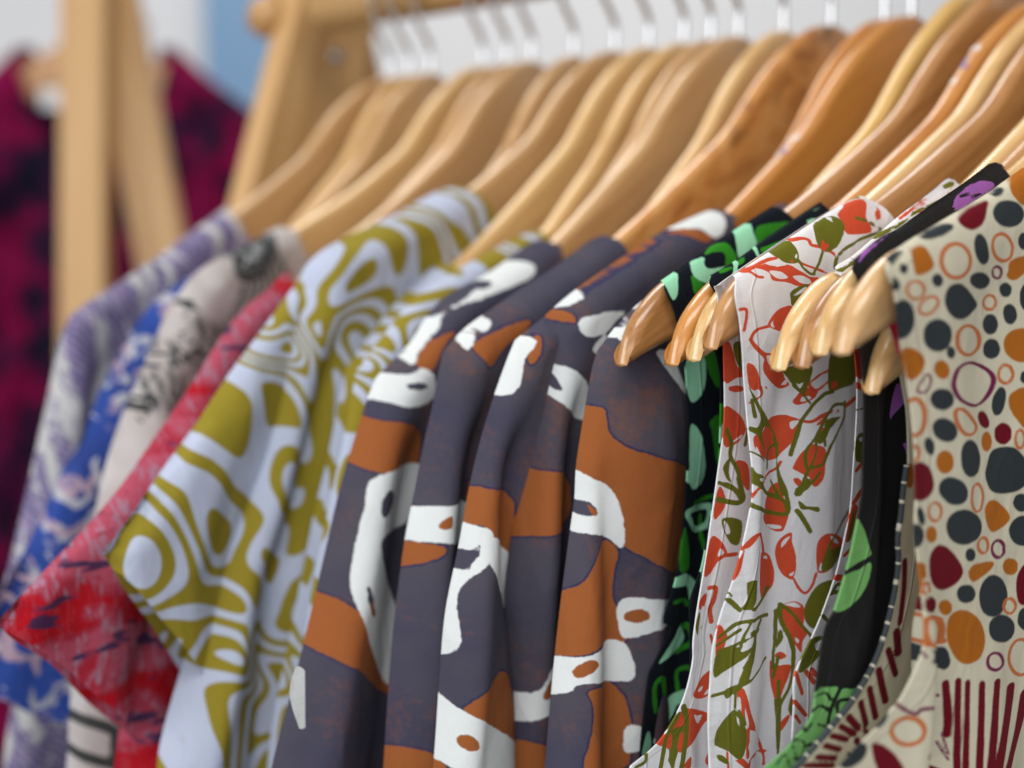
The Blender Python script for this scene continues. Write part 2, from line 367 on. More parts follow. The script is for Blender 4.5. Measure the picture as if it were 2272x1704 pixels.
def panel(name, fr, left, top, right, mat, parent, prints=(), folds=(), n0=0.006, nb=0.0, open_left=False, r=0.009, h=0.001, see=0.09,
          hem=None, drop=-0.42, out=0.0, mirror=True, wob=0.0012, seed=0, back=None, side=1, top_round=True, hemcurl=True, bkf=0.15, straight=False):
    """a draped sheet between traced edges. left/top: photo points (left runs down from the shoulder tip, top runs from there to the collar);
    right: local points from the collar on. hem: photo points of a visible lower edge"""
    fo = Folds(fr, folds, n0, wob, seed)
    nl = n0 if open_left else nb
    Lp = [fr.loc(q, nl) for q in left]; Tp = [fr.loc(q, nb if top_round else n0) for q in top]
    Tp[0] = Lp[0] = 0.5 * (Lp[0] + Tp[0]) if not open_left else Tp[0]
    Ls = spline(Lp, 200); l1 = length(Ls); l2 = 0.0
    if hem is None and drop is not None:
        e = np.array([Ls[-1][0] + out, drop]); l2 = np.linalg.norm(e - Ls[-1]); Ls = np.vstack([Ls, spline([Ls[-1], e], 30)[1:]])
    Rp = [Tp[-1]] + [np.array(q) for q in right]
    if hem is not None: Rp.append(fr.loc(hem[-1], n0))
    Rs = spline(Rp, 200)
    ld = min(l1 + .05, l1 + l2); b = dense(ld, h, l1 + l2 - ld, 10); bd = ld / (l1 + l2); a_len = max(length(spline(Tp, 60)), abs(Ls[:, 0].mean() - Rs[:, 0].mean()))
    a = dense(min(see, a_len), h, max(0, a_len - see), 14)
    def rs(P, u):
        s = np.r_[0, np.cumsum(np.linalg.norm(np.diff(P, axis=0), axis=1))]; s /= s[-1]
        return np.stack([np.interp(u, s, P[:, k]) for k in (0, 1)], -1)
    def rs_right(P, u):
        if hem is not None: return rs(P, u)
        q = np.r_[0, np.cumsum(np.linalg.norm(np.diff(P, axis=0), axis=1))]; q /= q[-1]; k0 = q[np.argmax(P[:, 1] < -.19)] if (P[:, 1] < -.19).any() else bd
        k0 = min(max(k0, .05), .98); return rs(P, np.interp(u, [0, bd, 1], [0, k0, 1]))
    Lb = rs(Ls, b); Rb = rs_right(Rs, b); Ta = rs(spline(Tp, 200), a)
    Ba = rs(spline([fr.loc(q, n0) for q in hem], 200), a) if hem is not None else rs(np.array([Ls[-1], Rs[-1]]), a)
    if hem is not None: Ba[0] = Lb[-1]; Ba[-1] = Rb[-1]
    A = a[None, :, None]; B = b[:, None, None]
    C = (1 - A) * Lb[:, None] + A * Rb[:, None] + (1 - B) * Ta[None] + B * Ba[None] - \
        ((1 - A) * (1 - B) * Lb[0] + A * (1 - B) * Ta[-1] + (1 - A) * B * Lb[-1] + A * B * Ba[-1])
    p, z = C[..., 0], C[..., 1]
    dl = np.linalg.norm(C - C[:, :1], axis=-1); dt = np.linalg.norm(C - C[:1], axis=-1)
    k = np.ones_like(p)
    if not open_left: k = k * arc_round(dl, r)
    if top_round: k = k * arc_round(dt, r * 0.8)
    zi = np.argsort(Ls[:, 1]); LZ, LP = Ls[zi, 1], Ls[zi, 0]; Ts = spline(Tp, 120); ti = np.argsort(Ts[:, 0]); TP_, TZ_ = Ts[ti, 0], Ts[ti, 1]
    dd = np.r_[0, np.geomspace(1e-6, r, 300), .6]; da = np.r_[0, np.cumsum(np.hypot(np.diff(dd), np.diff((n0 - nb) * arc_round(dd, r) if not open_left else 0 * dd)))]
    def cloth_x(pp, zz):
        pl_ = np.interp(zz, LZ, LP); d_ = pl_ - pp; return pl_ - np.where(d_ > 0, np.interp(np.maximum(d_, 0), dd, da), d_)
    def surf(pp, zz, edge_ok=False):
        d_l = np.interp(zz, LZ, LP) - pp; d_t = np.interp(pp, TP_, TZ_) - zz; kk = np.ones_like(pp)
        if not open_left: kk = kk * arc_round(np.maximum(d_l, 0), r)
        if top_round: kk = kk * arc_round(np.maximum(d_t, 0), r * 0.8)
        nn = nb + (n0 - nb) * kk + fo(pp, zz) * (1 - np.exp(-(d_t / 0.02) ** 2)) * (1 if open_left else arc_round(np.maximum(d_l, 0), r * 1.5))
        if open_left or edge_ok: return nn
        return np.where(d_l < -1e-4, -1.0, nn)
    lx = np.array(left); li = np.argsort(lx[:, 1])
    push = (lx[li, 1], lx[li, 0]) if not open_left else None
    tm = ToMap(fr, surf, cloth_x, nb, min(nb, n0) - .008, max(nb, n0) + .014, push)
    n = surf(p, z, True)
    nr, nc = p.shape
    P2, Z2, N2 = [p], [z], [n]
    if open_left and hemcurl:                      # turned hem along the armhole
        ext = [(0.0, -0.0002), (-0.0002, -0.0006), (-0.004, -0.0008)]
        pe = np.stack([p[:, 0] + e[0] for e in ext][::-1], 1); ze = np.stack([z[:, 0]] * 3, 1); ne = np.stack([n[:, 0] + e[1] for e in ext][::-1], 1)
        p = np.hstack([pe, p]); z = np.hstack([ze, z]); n = np.hstack([ne, n]); nc += 3
    if hem is not None and open_left and hemcurl:   # turned hem along the bottom
        ext = [(0.0005, -0.0008), (0.0002, -0.0018), (-0.008, -0.002)]
        p = np.vstack([p] + [p[-1:]] * 3); z = np.vstack([z] + [z[nr - 1:nr] - e[0] for e in ext]); n = np.vstack([n] + [n[nr - 1:nr] + e[1] for e in ext]); nr += 3
    V = fr.world(p.ravel(), z.ravel(), n.ravel()); Fq = grid_faces(nr, nc)
    Q = np.stack([cloth_x(p, z).ravel(), z.ravel()], 1)
    if straight: prints = [[(q[0], 'C' if q[1] == 'P' else q[1]) + tuple(q[2:]) for q in prints[0]]] + list(prints[1:])
    layers = [sdf_layer(Q, sh, tm) for sh in prints]
    cloth = np.stack([Q[:, 0], Q[:, 1], 0 * Q[:, 0]], 1)
    blocks = [(V, Fq, cloth, layers)]
    def coarse(mir, bk):
        ii = np.unique(np.r_[np.arange(0, nr, max(1, nr // 40)), nr - 1]); jj = np.unique(np.r_[np.arange(0, nc, max(1, nc // 30)), nc - 1])
        pp, z_, nn = p[np.ix_(ii, jj)], z[np.ix_(ii, jj)], n[np.ix_(ii, jj)]
        if bk: nn = nb - (nn - nb) * bkf
        if mir: pp = -pp
        Q_ = np.stack([pp.ravel(), z_.ravel()], 1)
        return (fr.world(pp.ravel(), z_.ravel(), nn.ravel()), grid_faces(*pp.shape), np.stack([pp.ravel(), z_.ravel(), 0 * pp.ravel()], 1),
                [np.full(pp.size, CL) for sh in prints])
    if mirror: blocks.append(coarse(True, False))
    if back:
        blocks.append(coarse(False, True))
        if mirror: blocks.append(coarse(True, True))
    Vs, Fs, Cs, Ls_, off = [], [], [], [[] for _ in prints], 0
    for v, f, c, l in blocks:
        Vs.append(v); Fs.append(f + off); Cs.append(c); off += len(v)
        for i, q in enumerate(l): Ls_[i].append(q)
    at = {"cloth": np.vstack(Cs)}
    eg = (np.interp(z, LZ, LP) - p) if open_left else np.full(p.shape, 1.0)
    at["edge"] = np.r_[eg.ravel(), np.full(off - eg.size, 1.0)]
    for i, q in enumerate(Ls_): at["ink%d" % i] = np.concatenate(q)
    return mesh_obj(name, np.vstack(Vs), np.vstack(Fs), mat, parent, True, at)

# ------------------------------------------------------------------ hangers
PROF_P = [0, .018, .036, .053, .067, .081, .1, .126, .15, .175, .195, .207, .2145, .2185, .2195]
PROF_Z = [.096, .0925, .084, .0735, .062, .050, .0395, .0265, .016, .006, -.004, -.0115, -.0185, -.026, -.0305]
BOT_P = [0, .03, .05, .067, .081, .1, .126, .15, .175, .2, .2195]
BOT_Z = [.046, .043, .036, .026, .016, .0055, -.0045, -.011, -.0175, -.0245, -.0315]
def hanger(xc, xt, woodkey, label, tip=None, ridge=None, below=0.0045, thick=0.0066, group="wooden hangers on the rail", crest=0.0):
    """a contoured flat hanger: outline (p, z) with a rounded rim; ridge = photo points of the shoulder line that lies on it"""
    fr = Frame(xc, xt); sc = 1.0; dz = 0.0
    if ridge is not None:
        R = np.array([fr.loc(q, 0.0) for q in ridge]); R = R[np.argsort(R[:, 0])]
        if tip is None: sc = (R[-1, 0] - (0.018 if below < .008 else 0.03)) / 0.2195
    if tip is not None:
        l = fr.loc(px('D', [tip])[0], 0.0); sc = l[0] / 0.2195; dz = l[1] + 0.031
    root = empty("coat_hanger", tuple(fr.o + np.array([0, 0, .05]))); tag(root, label, "hanger", group)
    u = np.r_[np.linspace(0, .19, 40), np.linspace(.19, .2195, 22)[1:]]
    zt = np.interp(u, PROF_P, PROF_Z)
    P0 = np.array(PROF_P); Z0 = np.array(PROF_Z)
    sp = spline(np.stack([P0, Z0], 1), 400); zt = np.interp(u, sp[:, 0], sp[:, 1]); zb = np.interp(u, BOT_P, BOT_Z)
    ker = np.ones(7) / 7; zb[3:-3] = np.convolve(zb, ker, 'valid')
    th_ = np.maximum(zt - zb, 0.0006)
    if ridge is not None:
        ps = u * sc; lim = min(R[-1, 0], .97 * u[-1] * sc); c0 = R[0, 0]
        def dl(p_): return np.interp(p_, R[:, 0], R[:, 1]) - below - np.interp(p_ / sc, u, zt)
        pk = np.linspace(c0, lim * .93, 12); dk = dl(pk); w = np.where(ps < c0, dk[0] * (ps / c0) ** 2, np.interp(ps, pk, dk))
        if tip is not None:
            e = l[1] + .0305 ; f = np.clip((ps - .80 * l[0]) / (.14 * l[0]), 0, 1); f = f * f * (3 - 2 * f); w = w * (1 - f) + e * f
    else: w = (u / .22) ** 2 * dz
    w[2:-2] = np.convolve(w, np.ones(5) / 5, 'valid')
    zt = zt + w + crest * np.exp(-(u / .05) ** 2); zb = zt - th_
    up = np.r_[-u[:0:-1], u] * sc; top = np.stack([up, np.r_[zt[:0:-1], zt]], 1); bot = np.stack([up, np.r_[zb[:0:-1], zb]], 1)
    K = len(up); loop = np.vstack([top, bot[::-1]])
    tg = np.roll(loop, -1, 0) - np.roll(loop, 1, 0); tg /= np.linalg.norm(tg, axis=1)[:, None] + 1e-12; nm = np.stack([tg[:, 1], -tg[:, 0]], 1)
    hl = np.r_[th_[:0:-1], th_]; hl = np.r_[hl, hl[::-1]] * 0.5
    tk = thick / 2; rc = 0.0031; rings = []
    tipf = np.clip((.2195 * sc - np.abs(loop[:, 0])) / .006, 0, 1); tloc = tk * (0.72 + 0.28 * np.sqrt(1 - (1 - tipf) ** 2))
    for d, f in ((1.5, 1.0), (1.0, 1.0), (.8, .975), (.5, .87), (.25, .66), (.08, .39), (0, 0), (.08, -.39), (.25, -.66), (.5, -.87), (.8, -.975), (1.0, -1.0), (1.5, -1.0)):
        inn = np.minimum(d * rc, hl * .92)
        rings.append((loop + nm * inn[:, None], tloc * f))
    M = len(loop); P = np.concatenate([r_[0][:, 0] for r_ in rings]); Z = np.concatenate([r_[0][:, 1] for r_ in rings]); Nn = np.concatenate([r_[1] for r_ in rings])
    V = fr.world(P, Z, Nn); Fc = grid_faces(len(rings), M, 0, True).tolist()
    for base, fl in ((0, 1), ((len(rings) - 1) * M, -1)):
        for i in range(K - 1):
            q = [base + i, base + i + 1, base + M - 2 - i, base + M - 1 - i]; Fc.append(q[::fl])
    g = np.stack([P, Z + 0.5 * np.abs(P), Nn], 1)
    ob = mesh_obj("wooden_arms", V, Fc, WOOD[woodkey], root, True, {"grain": g})
    import bmesh
    bm = bmesh.new(); bm.from_mesh(ob.data); bmesh.ops.recalc_face_normals(bm, faces=bm.faces[:]); bm.to_mesh(ob.data); bm.free()
    sm = np.ones(len(ob.data.polygons), bool); nring = (len(rings) - 1) * M; sm[nring:] = False; sm[:M] = False; sm[nring - M:nring] = False; ob.data.polygons.foreach_set('use_smooth', sm)
    zc = zt[0]
    pts = [(0, zc - .008), (0, zc + .003), (0, zc + .011), (.004, zc + .0165), (.0115, .1195)]
    for q in np.linspace(0, 1, 16):
        an = math.radians(-38) + q * math.radians(250); pts.append((.0175 * math.cos(an), .1385 + .0175 * math.sin(an)))
    pts = spline(pts, 60); tube("hook", fr.world(pts[:, 0], pts[:, 1], 0 * pts[:, 0]), 0.0014, STEEL, root, 8)
    fr.top = (u * sc, zt); fr.root = root
    return fr, root
# ------------------------------------------------------------------ setting: wall, floor
wallm, t, b = nt("white_painted_wall"); v = t.nodes.new("ShaderNodeTexCoord").outputs["Object"]
t.links.new(ramp(t, noise(t, v, 1.2, 3), [(0.3, (0.72, 0.72, 0.735)), (0.7, (0.80, 0.80, 0.81))]), b.inputs["Base Color"]); b.inputs["Roughness"].default_value = 0.7
floorm, t, b = nt("pale_grey_floor"); v = t.nodes.new("ShaderNodeTexCoord").outputs["Object"]
t.links.new(ramp(t, noise(t, v, 6, 4), [(0.3, (0.46, 0.47, 0.47)), (0.7, (0.56, 0.57, 0.57))]), b.inputs["Base Color"]); b.inputs["Roughness"].default_value = 0.5
FH = np.array([FWD[0], FWD[1], 0]) / np.hypot(FWD[0], FWD[1])
def structure(o): o["kind"] = "structure"; return o
wc = CAM + FH * 2.7
o = box("wall", (wc[0] - FH[0] * -0.05, wc[1] + FH[1] * 0.05, 1.5), (RIGHT, FH, (0, 0, 1)), (3.2, 0.05, 1.5), wallm); structure(o)
o = box("floor", (wc[0] - FH[0] * 1.6, wc[1] - FH[1] * 1.6, -0.05), (RIGHT, FH, (0, 0, 1)), (3.2, 2.2, 0.05), floorm); structure(o)
bluem, t, b = nt("blue_painted_board"); v = t.nodes.new("ShaderNodeTexCoord").outputs["Object"]
t.links.new(ramp(t, noise(t, v, 2.5, 3), [(0.3, (0.175, 0.315, 0.50)), (0.7, (0.20, 0.345, 0.54))]), b.inputs["Base Color"]); b.inputs["Roughness"].default_value = 0.6
a_ = at_depth(px('D', [(447, 100)])[0], 2.6); c_ = at_depth(px('D', [(700, 100)])[0], 2.6)
mid = (a_ + c_) / 2; o = box("display_board", (mid[0], mid[1], 1.05), (RIGHT, FH, (0, 0, 1)), (np.linalg.norm(c_ - a_) / 2, 0.02, 1.05), bluem, None, 0.004)
tag(o, "tall plain blue board standing against the white wall", "board")

# a notice and a bright window on the wall, seen between the hooks at the upper right
notm, t, b = nt("faded_paper_notice"); v = t.nodes.new("ShaderNodeTexCoord").outputs["Object"]
t.links.new(mixc(t, ramp(t, noise(t, v, 26, 3, 0.6), [(0.52, 0.0), (0.60, 0.6)]), (0.60, 0.60, 0.62), (0.33, 0.33, 0.36)), b.inputs["Base Color"]); b.inputs["Roughness"].default_value = 0.7
def wall_rect(x0, x1, y0, y1, d=2.69):
    A = at_depth((x0, y1), d); B = at_depth((x1, y0), d); c = (A + B) / 2; return c, abs((B - A) @ RIGHT) / 2, abs(B[2] - A[2]) / 2
c_, hx_, hz_ = wall_rect(1845, 1985, -120, 40)
tag(box("paper_notice", c_, (RIGHT, FH, (0, 0, 1)), (hx_, .002, hz_), notm, None, .0005), "faded grey paper notice on the wall between hooks at upper right", "notice")
winm, t, b = nt("daylit_window_pane"); b.inputs["Base Color"].default_value = (.8, .8, .8, 1); b.inputs["Emission Color"].default_value = (1, 1, 1, 1); b.inputs["Emission Strength"].default_value = 1.6
c_, hx_, hz_ = wall_rect(2050, 2260, -260, 20)
wr = empty("window", tuple(c_)); tag(wr, "small bright daylit window at the upper right corner", "window")
box("pane", c_, (RIGHT, FH, (0, 0, 1)), (hx_, .003, hz_), winm, wr, .0005)
wfm = plain("white_window_frame", (0.72, 0.72, 0.74), 0.5)
for sx_, sz_, wx_, wz_ in ((-1, 0, .012, hz_ + .024), (1, 0, .012, hz_ + .024), (0, -1, hx_, .012), (0, 1, hx_, .012)):
    box("frame", c_ + RIGHT * sx_ * (hx_ + .012) + np.array([0, 0, sz_ * (hz_ + .012)]), (RIGHT, FH, (0, 0, 1)), (wx_, .012, wz_), wfm, wr, .001)

# ------------------------------------------------------------------ racks
def rackbeam(name, A, B, wide, thick, wdir, parent, mat=RACKW):
    A, B = np.asarray(A, float), np.asarray(B, float); d = B - A; L = np.linalg.norm(d); d = d / L
    w = np.asarray(wdir, float); w = w - (w @ d) * d; w /= np.linalg.norm(w); t_ = np.cross(d, w)
    o = box(name, (A + B) / 2, (d, w, t_), (L / 2, wide / 2, thick / 2), mat, parent, 0.002)
    me = o.data; n = len(me.vertices); co = np.zeros(n * 3); me.vertices.foreach_get("co", co); co = co.reshape(-1, 3) - (A + B) / 2
    g = np.stack([co @ d * 0.6, co @ w, co @ t_], 1); at = me.attributes.new("grain", 'FLOAT_VECTOR', 'POINT'); at.data.foreach_set("vector", g.astype(np.float32).ravel())
    return o
XR = -0.362
rack = empty("clothes_rack", (XR, 0, 0)); tag(rack, "pine clothes rack with round rail carrying the patterned clothes", "clothes rack")
fr0 = Frame(XR, XR)
def Lw(p, z, n=0.0): return fr0.world(np.array([p]), np.array([z]), np.array([n]))[0]
pts = [Lw(0.0, .14), Lw(0.0, .14, 0.80)]
RZ = 0.1385
rail = tube("rail", [(XR + .012, 0, EYE + RZ), (XR + .013, 0, EYE + RZ), (XR + .8, 0, EYE + RZ), (XR + .801, 0, EYE + RZ)], [.0125, .0135, .0135, .0125], RACKW, rack, 24)
co = np.zeros(len(rail.data.vertices) * 3); rail.data.vertices.foreach_get("co", co); co = co.reshape(-1, 3) - [0, 0, EYE + RZ]
at_ = rail.data.attributes.new("grain", 'FLOAT_VECTOR', 'POINT'); at_.data.foreach_set("vector", co.astype(np.float32).ravel())
for xe in (XR, XR + .86):
    fq = Frame(xe, xe)
    def lw(p, z, n=0.0): return fq.world(np.array([p]), np.array([z]), np.array([n]))[0]
    rackbeam("leg", lw(-.069, .26, -.014), lw(.498, -EYE, -.014), .061, .018, (0, 1, 0), rack)
    rackbeam("leg", lw(-.001, .26, -.034), lw(-.56, -EYE, -.034), .061, .018, (0, 1, 0), rack)
q = fr0.loc(px('D', [(727, 122)])[0], -.004)
s_ = tube("screw", [Lw(q[0], q[1], -.006), Lw(q[0], q[1], -.0035)], .0042, SCREW, rack, 14)
q = fr0.loc(px('D', [(548, 38)])[0], -.03)
kn = tube("dowel_end", [Lw(q[0] - .05, q[1] + .012, -.028), Lw(q[0] - .004, q[1], -.028), Lw(q[0], q[1], -.028)], [.0115, .0115, .0085], RACKW, rack, 18)
co = np.zeros(len(kn.data.vertices) * 3); kn.data.vertices.foreach_get("co", co); at_ = kn.data.attributes.new("grain", 'FLOAT_VECTOR', 'POINT'); at_.data.foreach_set("vector", co.astype(np.float32))

# the second rack, farther left
D2 = 1.15
rack2 = empty("clothes_rack", tuple(np.r_[at_depth(px('D', [(200, 500)])[0], D2)[:2], 0])); tag(rack2, "blurred pine rack with crossed legs in front of the magenta shirt", "clothes rack")
def Pd(x, y, d): return at_depth(px('D', [(x, y)])[0], d)
def beam_px(name, a, b, d, wpx, thick):
    A = Pd(*a, d); B = Pd(*b, d); u = (B - A); A2 = A - u * 0.25; k = (0 - A[2]) / (B[2] - A[2]); B2 = A + u * k
    B2[2] = 0.0
    return rackbeam(name, A2, B2, wpx * d / 2921, thick, RIGHT, rack2)
beam_px("leg", (187, 0), (186, 690), D2, 96, .028)
beam_px("leg", (246, 0), (352, 560), D2 + .03, 108, .02)
r2 = Pd(200, -60, D2 + .04)
u_ = FH * 0.9 + RIGHT * -0.25; u_ /= np.linalg.norm(u_)
rl = tube("rail", [r2 - u_ * .04, r2 - u_ * .039, r2 + u_ * .75, r2 + u_ * .751], [.012, .0135, .0135, .012], RACKW, rack2, 20)
co = np.zeros(len(rl.data.vertices) * 3); rl.data.vertices.foreach_get("co", co); at_ = rl.data.attributes.new("grain", 'FLOAT_VECTOR', 'POINT'); at_.data.foreach_set("vector", co.astype(np.float32))
rackbeam("leg", r2 + u_ * .72 + RIGHT * .03 + np.array([0, 0, .08]), np.r_[(r2 + u_ * .72 - RIGHT * .4)[:2], 0], .05, .028, RIGHT, rack2)
rackbeam("leg", r2 + u_ * .75 - RIGHT * .03 + np.array([0, 0, .08]), np.r_[(r2 + u_ * .75 + RIGHT * .4)[:2], 0], .05, .028, RIGHT, rack2)

# ------------------------------------------------------------------ hangers on the near rack (from the far end to the near end)
HG = {}
kf = Frame(.020, -.004).loc(px('A3', [(1615, 178)])[0], .003)
WOOD['knotty'] = wood("varnished_pale_wood_with_knot", (0.62, 0.38, 0.115), (0.68, 0.44, 0.15), (0.46, 0.25, 0.07), knot=(kf[0], kf[1] + .5 * kf[0]))
kf = Frame(-.101 + .055, -.05).loc(px('A3', [(700, 760)])[0], .003)
def H_(key, xc, xt, wk, label, **kw):
    HG[key] = hanger(xc, xt, wk, label, **kw)[0]
def D(*pts): return px('D', pts)
H_('purple', -.298, -.266, 'tan', "tan wooden hanger under the lilac floral shirt, farthest on the rail", ridge=D((152,680),(270,602),(380,525),(488,448)))
H_('blue', -.268, -.236, 'tan', "tan wooden hanger between the lilac shirt's and the grey shirt's hangers", ridge=D((330,655),(384,613),(450,575),(540,525)), below=.014)
H_('grey', -.232, -.198, 'honey', "honey wooden hanger under the grey shirt with the round dark motif", ridge=D((412,600),(450,570),(530,530),(600,490)))
H_('red', -.200, -.166, 'tan', "tan wooden hanger under the red and pink shirt", ridge=D((500,700),(540,655),(600,615),(640,585)))
H_('gold', -.150, -.136, 'tan', "tan wooden hanger under the gold swirl shirt with white dots at its collar", ridge=D((640,620),(700,538),(780,496),(860,458),(985,403)))
H_('gold_mid', -.131, -.118, 'honey', "honey wooden hanger of the gold shirt between the other two gold shirts", ridge=D((745,800),(790,735),(840,670),(900,608),(960,565)))
H_('gold2', -.112, -.100, 'honey', "honey wooden hanger under the second gold swirl shirt beside the brown shirts", ridge=D((770,800),(830,720),(900,640),(1000,575),(1100,520),(1160,495)))
H_('b1', -.084, -.078, 'tan', "tan wooden hanger under the farthest of the four brown and slate shirts", ridge=D((812,815),(880,745),(950,650),(1060,585),(1170,518)))
H_('b2', -.040, -.050, 'burl', "dark orange burl wood hanger with knots and swirling grain", ridge=D((958,758),(1000,712),(1050,675),(1200,575),(1300,508)))
H_('b3', -.005, -.024, 'orange', "orange wooden hanger right of the burl wood hanger", ridge=D((1112,735),(1178,680),(1240,628),(1430,500),(1545,452)))
H_('b4', .020, -.004, 'knotty', "pale yellow wooden hanger with a knot near its top", ridge=D((1290,758),(1330,705),(1380,655),(1480,580),(1600,490),(1690,440)), crest=.006)
H_('g1', .035, .008, 'brown', "brown wooden hanger under the first navy and green strap, leftmost bare tip", tip=(1340, 785), ridge=px('G4',[(400,840),(700,630),(1000,420),(1280,240),(1530,80)]), crest=.006)
H_('g2', .048, .024, 'orange', "orange wooden hanger with white marks and a blue L on its edge", tip=(1450, 785), ridge=px('G4',[(915,780),(1150,640),(1480,410),(1850,170),(2030,62)]))
H_('h3', .057, .032, 'honey', "honey wooden hanger whose bare tip is third from the left", tip=(1497, 775), ridge=px('G4',[(915,780),(1150,640),(1480,410),(1850,170),(2030,62)]), below=.009)
H_('c1', .068, .040, 'brown', "wide brown wooden hanger holding the large white coral and olive print top", tip=(1533, 750), ridge=px('K1',[(395,880),(760,640),(1300,280),(1560,130),(1720,75)]))
H_('c2', .083, .058, 'honey', "honey wooden hanger whose tip is leftmost of the four in front of the coral print", tip=(1680, 795), ridge=px('K1',[(1455,780),(1640,660)])+px('U1',[(110,590),(300,450),(480,330),(620,238)]))
H_('h6', .091, .066, 'brown', "brown wooden hanger whose tip is second of the four in front of the coral print", tip=(1730, 790), ridge=px('K1',[(1455,780),(1640,660)])+px('U1',[(110,590),(300,450),(480,330),(620,238)]), below=.009)
H_('k', .099, .074, 'honey', "honey wooden hanger under the black and purple strap", tip=(1768, 762), ridge=px('K1',[(1630,715),(1900,490)])+px('U1',[(200,610),(500,420),(760,260),(1010,102)]))
H_('h9', .107, .081, 'honey', "lowest wooden hanger tip, in front of the black cloth beside the spotted top", tip=(1880, 845), ridge=px('K1',[(1630,715),(1900,490)])+px('U1',[(200,610),(500,420),(760,260),(1010,102)]), below=.009)
H_('bub', .115, .089, 'tan', "tan wooden hanger whose broad tip sticks out of the cream spotted top", tip=(1815, 760), ridge=px('U1',[(85,860),(240,740),(500,580),(900,340),(1224,110)]))

for xc_, xt_, wk_, rd_, lb_ in ((-.284, -.256, 'honey', D((330,655),(384,613),(450,575),(540,525)), "honey wooden hanger second from the far end of the rail"),
                          (-.216, -.186, 'tan', D((500,700),(540,655),(600,615),(640,585)), "tan wooden hanger between the grey shirt's and the red shirt's hangers"),
                          (-.174, -.152, 'tan', D((640,620),(700,538),(780,496),(860,458),(985,403)), "tan wooden hanger just behind the gold swirl shirt's hanger"),
                          (-.098, -.089, 'tan', D((812,815),(880,745),(950,650),(1060,585),(1170,518)), "tan wooden hanger between the second gold shirt and the first brown shirt"),
                          (-.062, -.063, 'honey', D((958,758),(1000,712),(1050,675),(1200,575),(1300,508)), "honey wooden hanger left of the burl wood hanger"),
                          (-.0165, -.033, 'orange', D((1112,735),(1178,680),(1240,628),(1430,500),(1545,452)), "narrow orange wooden hanger edge right after the burl wood hanger")):
    hanger(xc_, xt_, wk_, lb_, ridge=rd_, below=.012)
def garment(name, label, cat, fr, group=None):
    o = empty(name, tuple(fr.o + np.array([0, -.1, -.42]))); return tag(o, label, cat, group)
def neck(pc, zc, deep=.06):
    return [(pc - .028, zc - .012), (pc * .45, zc - deep * .75), (0.0, zc - deep), (0.0, -.2), (0.0, -.42)]
def D(*pts): return px('D', pts)

def size_mark(fr, q, kind, col, kp=1.0):
    """a printed mark on the rounded upper rim of a hanger"""
    l = fr.loc(px('A3', [q])[0], 0.0); P, Z = fr.top
    def strip(p0, p1, n0_, n1_):
        pp = np.linspace(p0, p1, 6); nn = np.linspace(n0_, n1_, 4); A, B = np.meshgrid(pp, nn, indexing='ij')
        zz = np.interp(A, P, Z) - .0036 * (1 - np.sqrt(np.clip(1 - (B / .0041) ** 2, 0, 1))) + .00015
        return fr.world(A.ravel(), zz.ravel(), B.ravel()), grid_faces(6, 4)
    bars = dict(L=[(-.0022, .0028, -.0012, -.0004), (.0020, .0028, -.0012, .0016)], W=[(-.0013, .0013, -.0018, -.0011), (-.0015, .0011, -.0006, .0001), (-.0013, .0013, .0006, .0013)], w=[(-.0011, .0011, -.0012, -.0006), (-.0011, .0011, 0, .0006)])[kind]
    Vs, Fs, o_ = [], [], 0
    for b_ in bars:
        v, f = strip(l[0] + b_[0], l[0] + b_[1], b_[2], b_[3]); Vs.append(v); Fs.append(f + o_); o_ += len(v)
    o = mesh_obj("size_mark", np.vstack(Vs), np.vstack(Fs), col, fr.root)
    return o
MW = plain("white_print", (0.75, 0.75, 0.76), 0.5); MB = plain("blue_print", (0.03, 0.06, 0.35), 0.5)
for q_, k_, c_ in (((1935, 520), 'W', MW), ((1885, 585), 'L', MB), ((1815, 652), 'w', MW)): size_mark(HG['g2'], q_, k_, c_)
for q_, k_, c_ in (((925, 735), 'W', MW), ((875, 785), 'L', MB), ((835, 835), 'w', MW)): size_mark(HG['b3'], q_, k_, c_)

def neck2(fr, q, n=0.004):
    l = fr.loc(q, n); return [tuple(l), (l[0] * .72, l[1] - .035), (l[0] * .35, l[1] - .062), (0.0, l[1] - .07), (0.0, -.2), (0.0, -.42)]
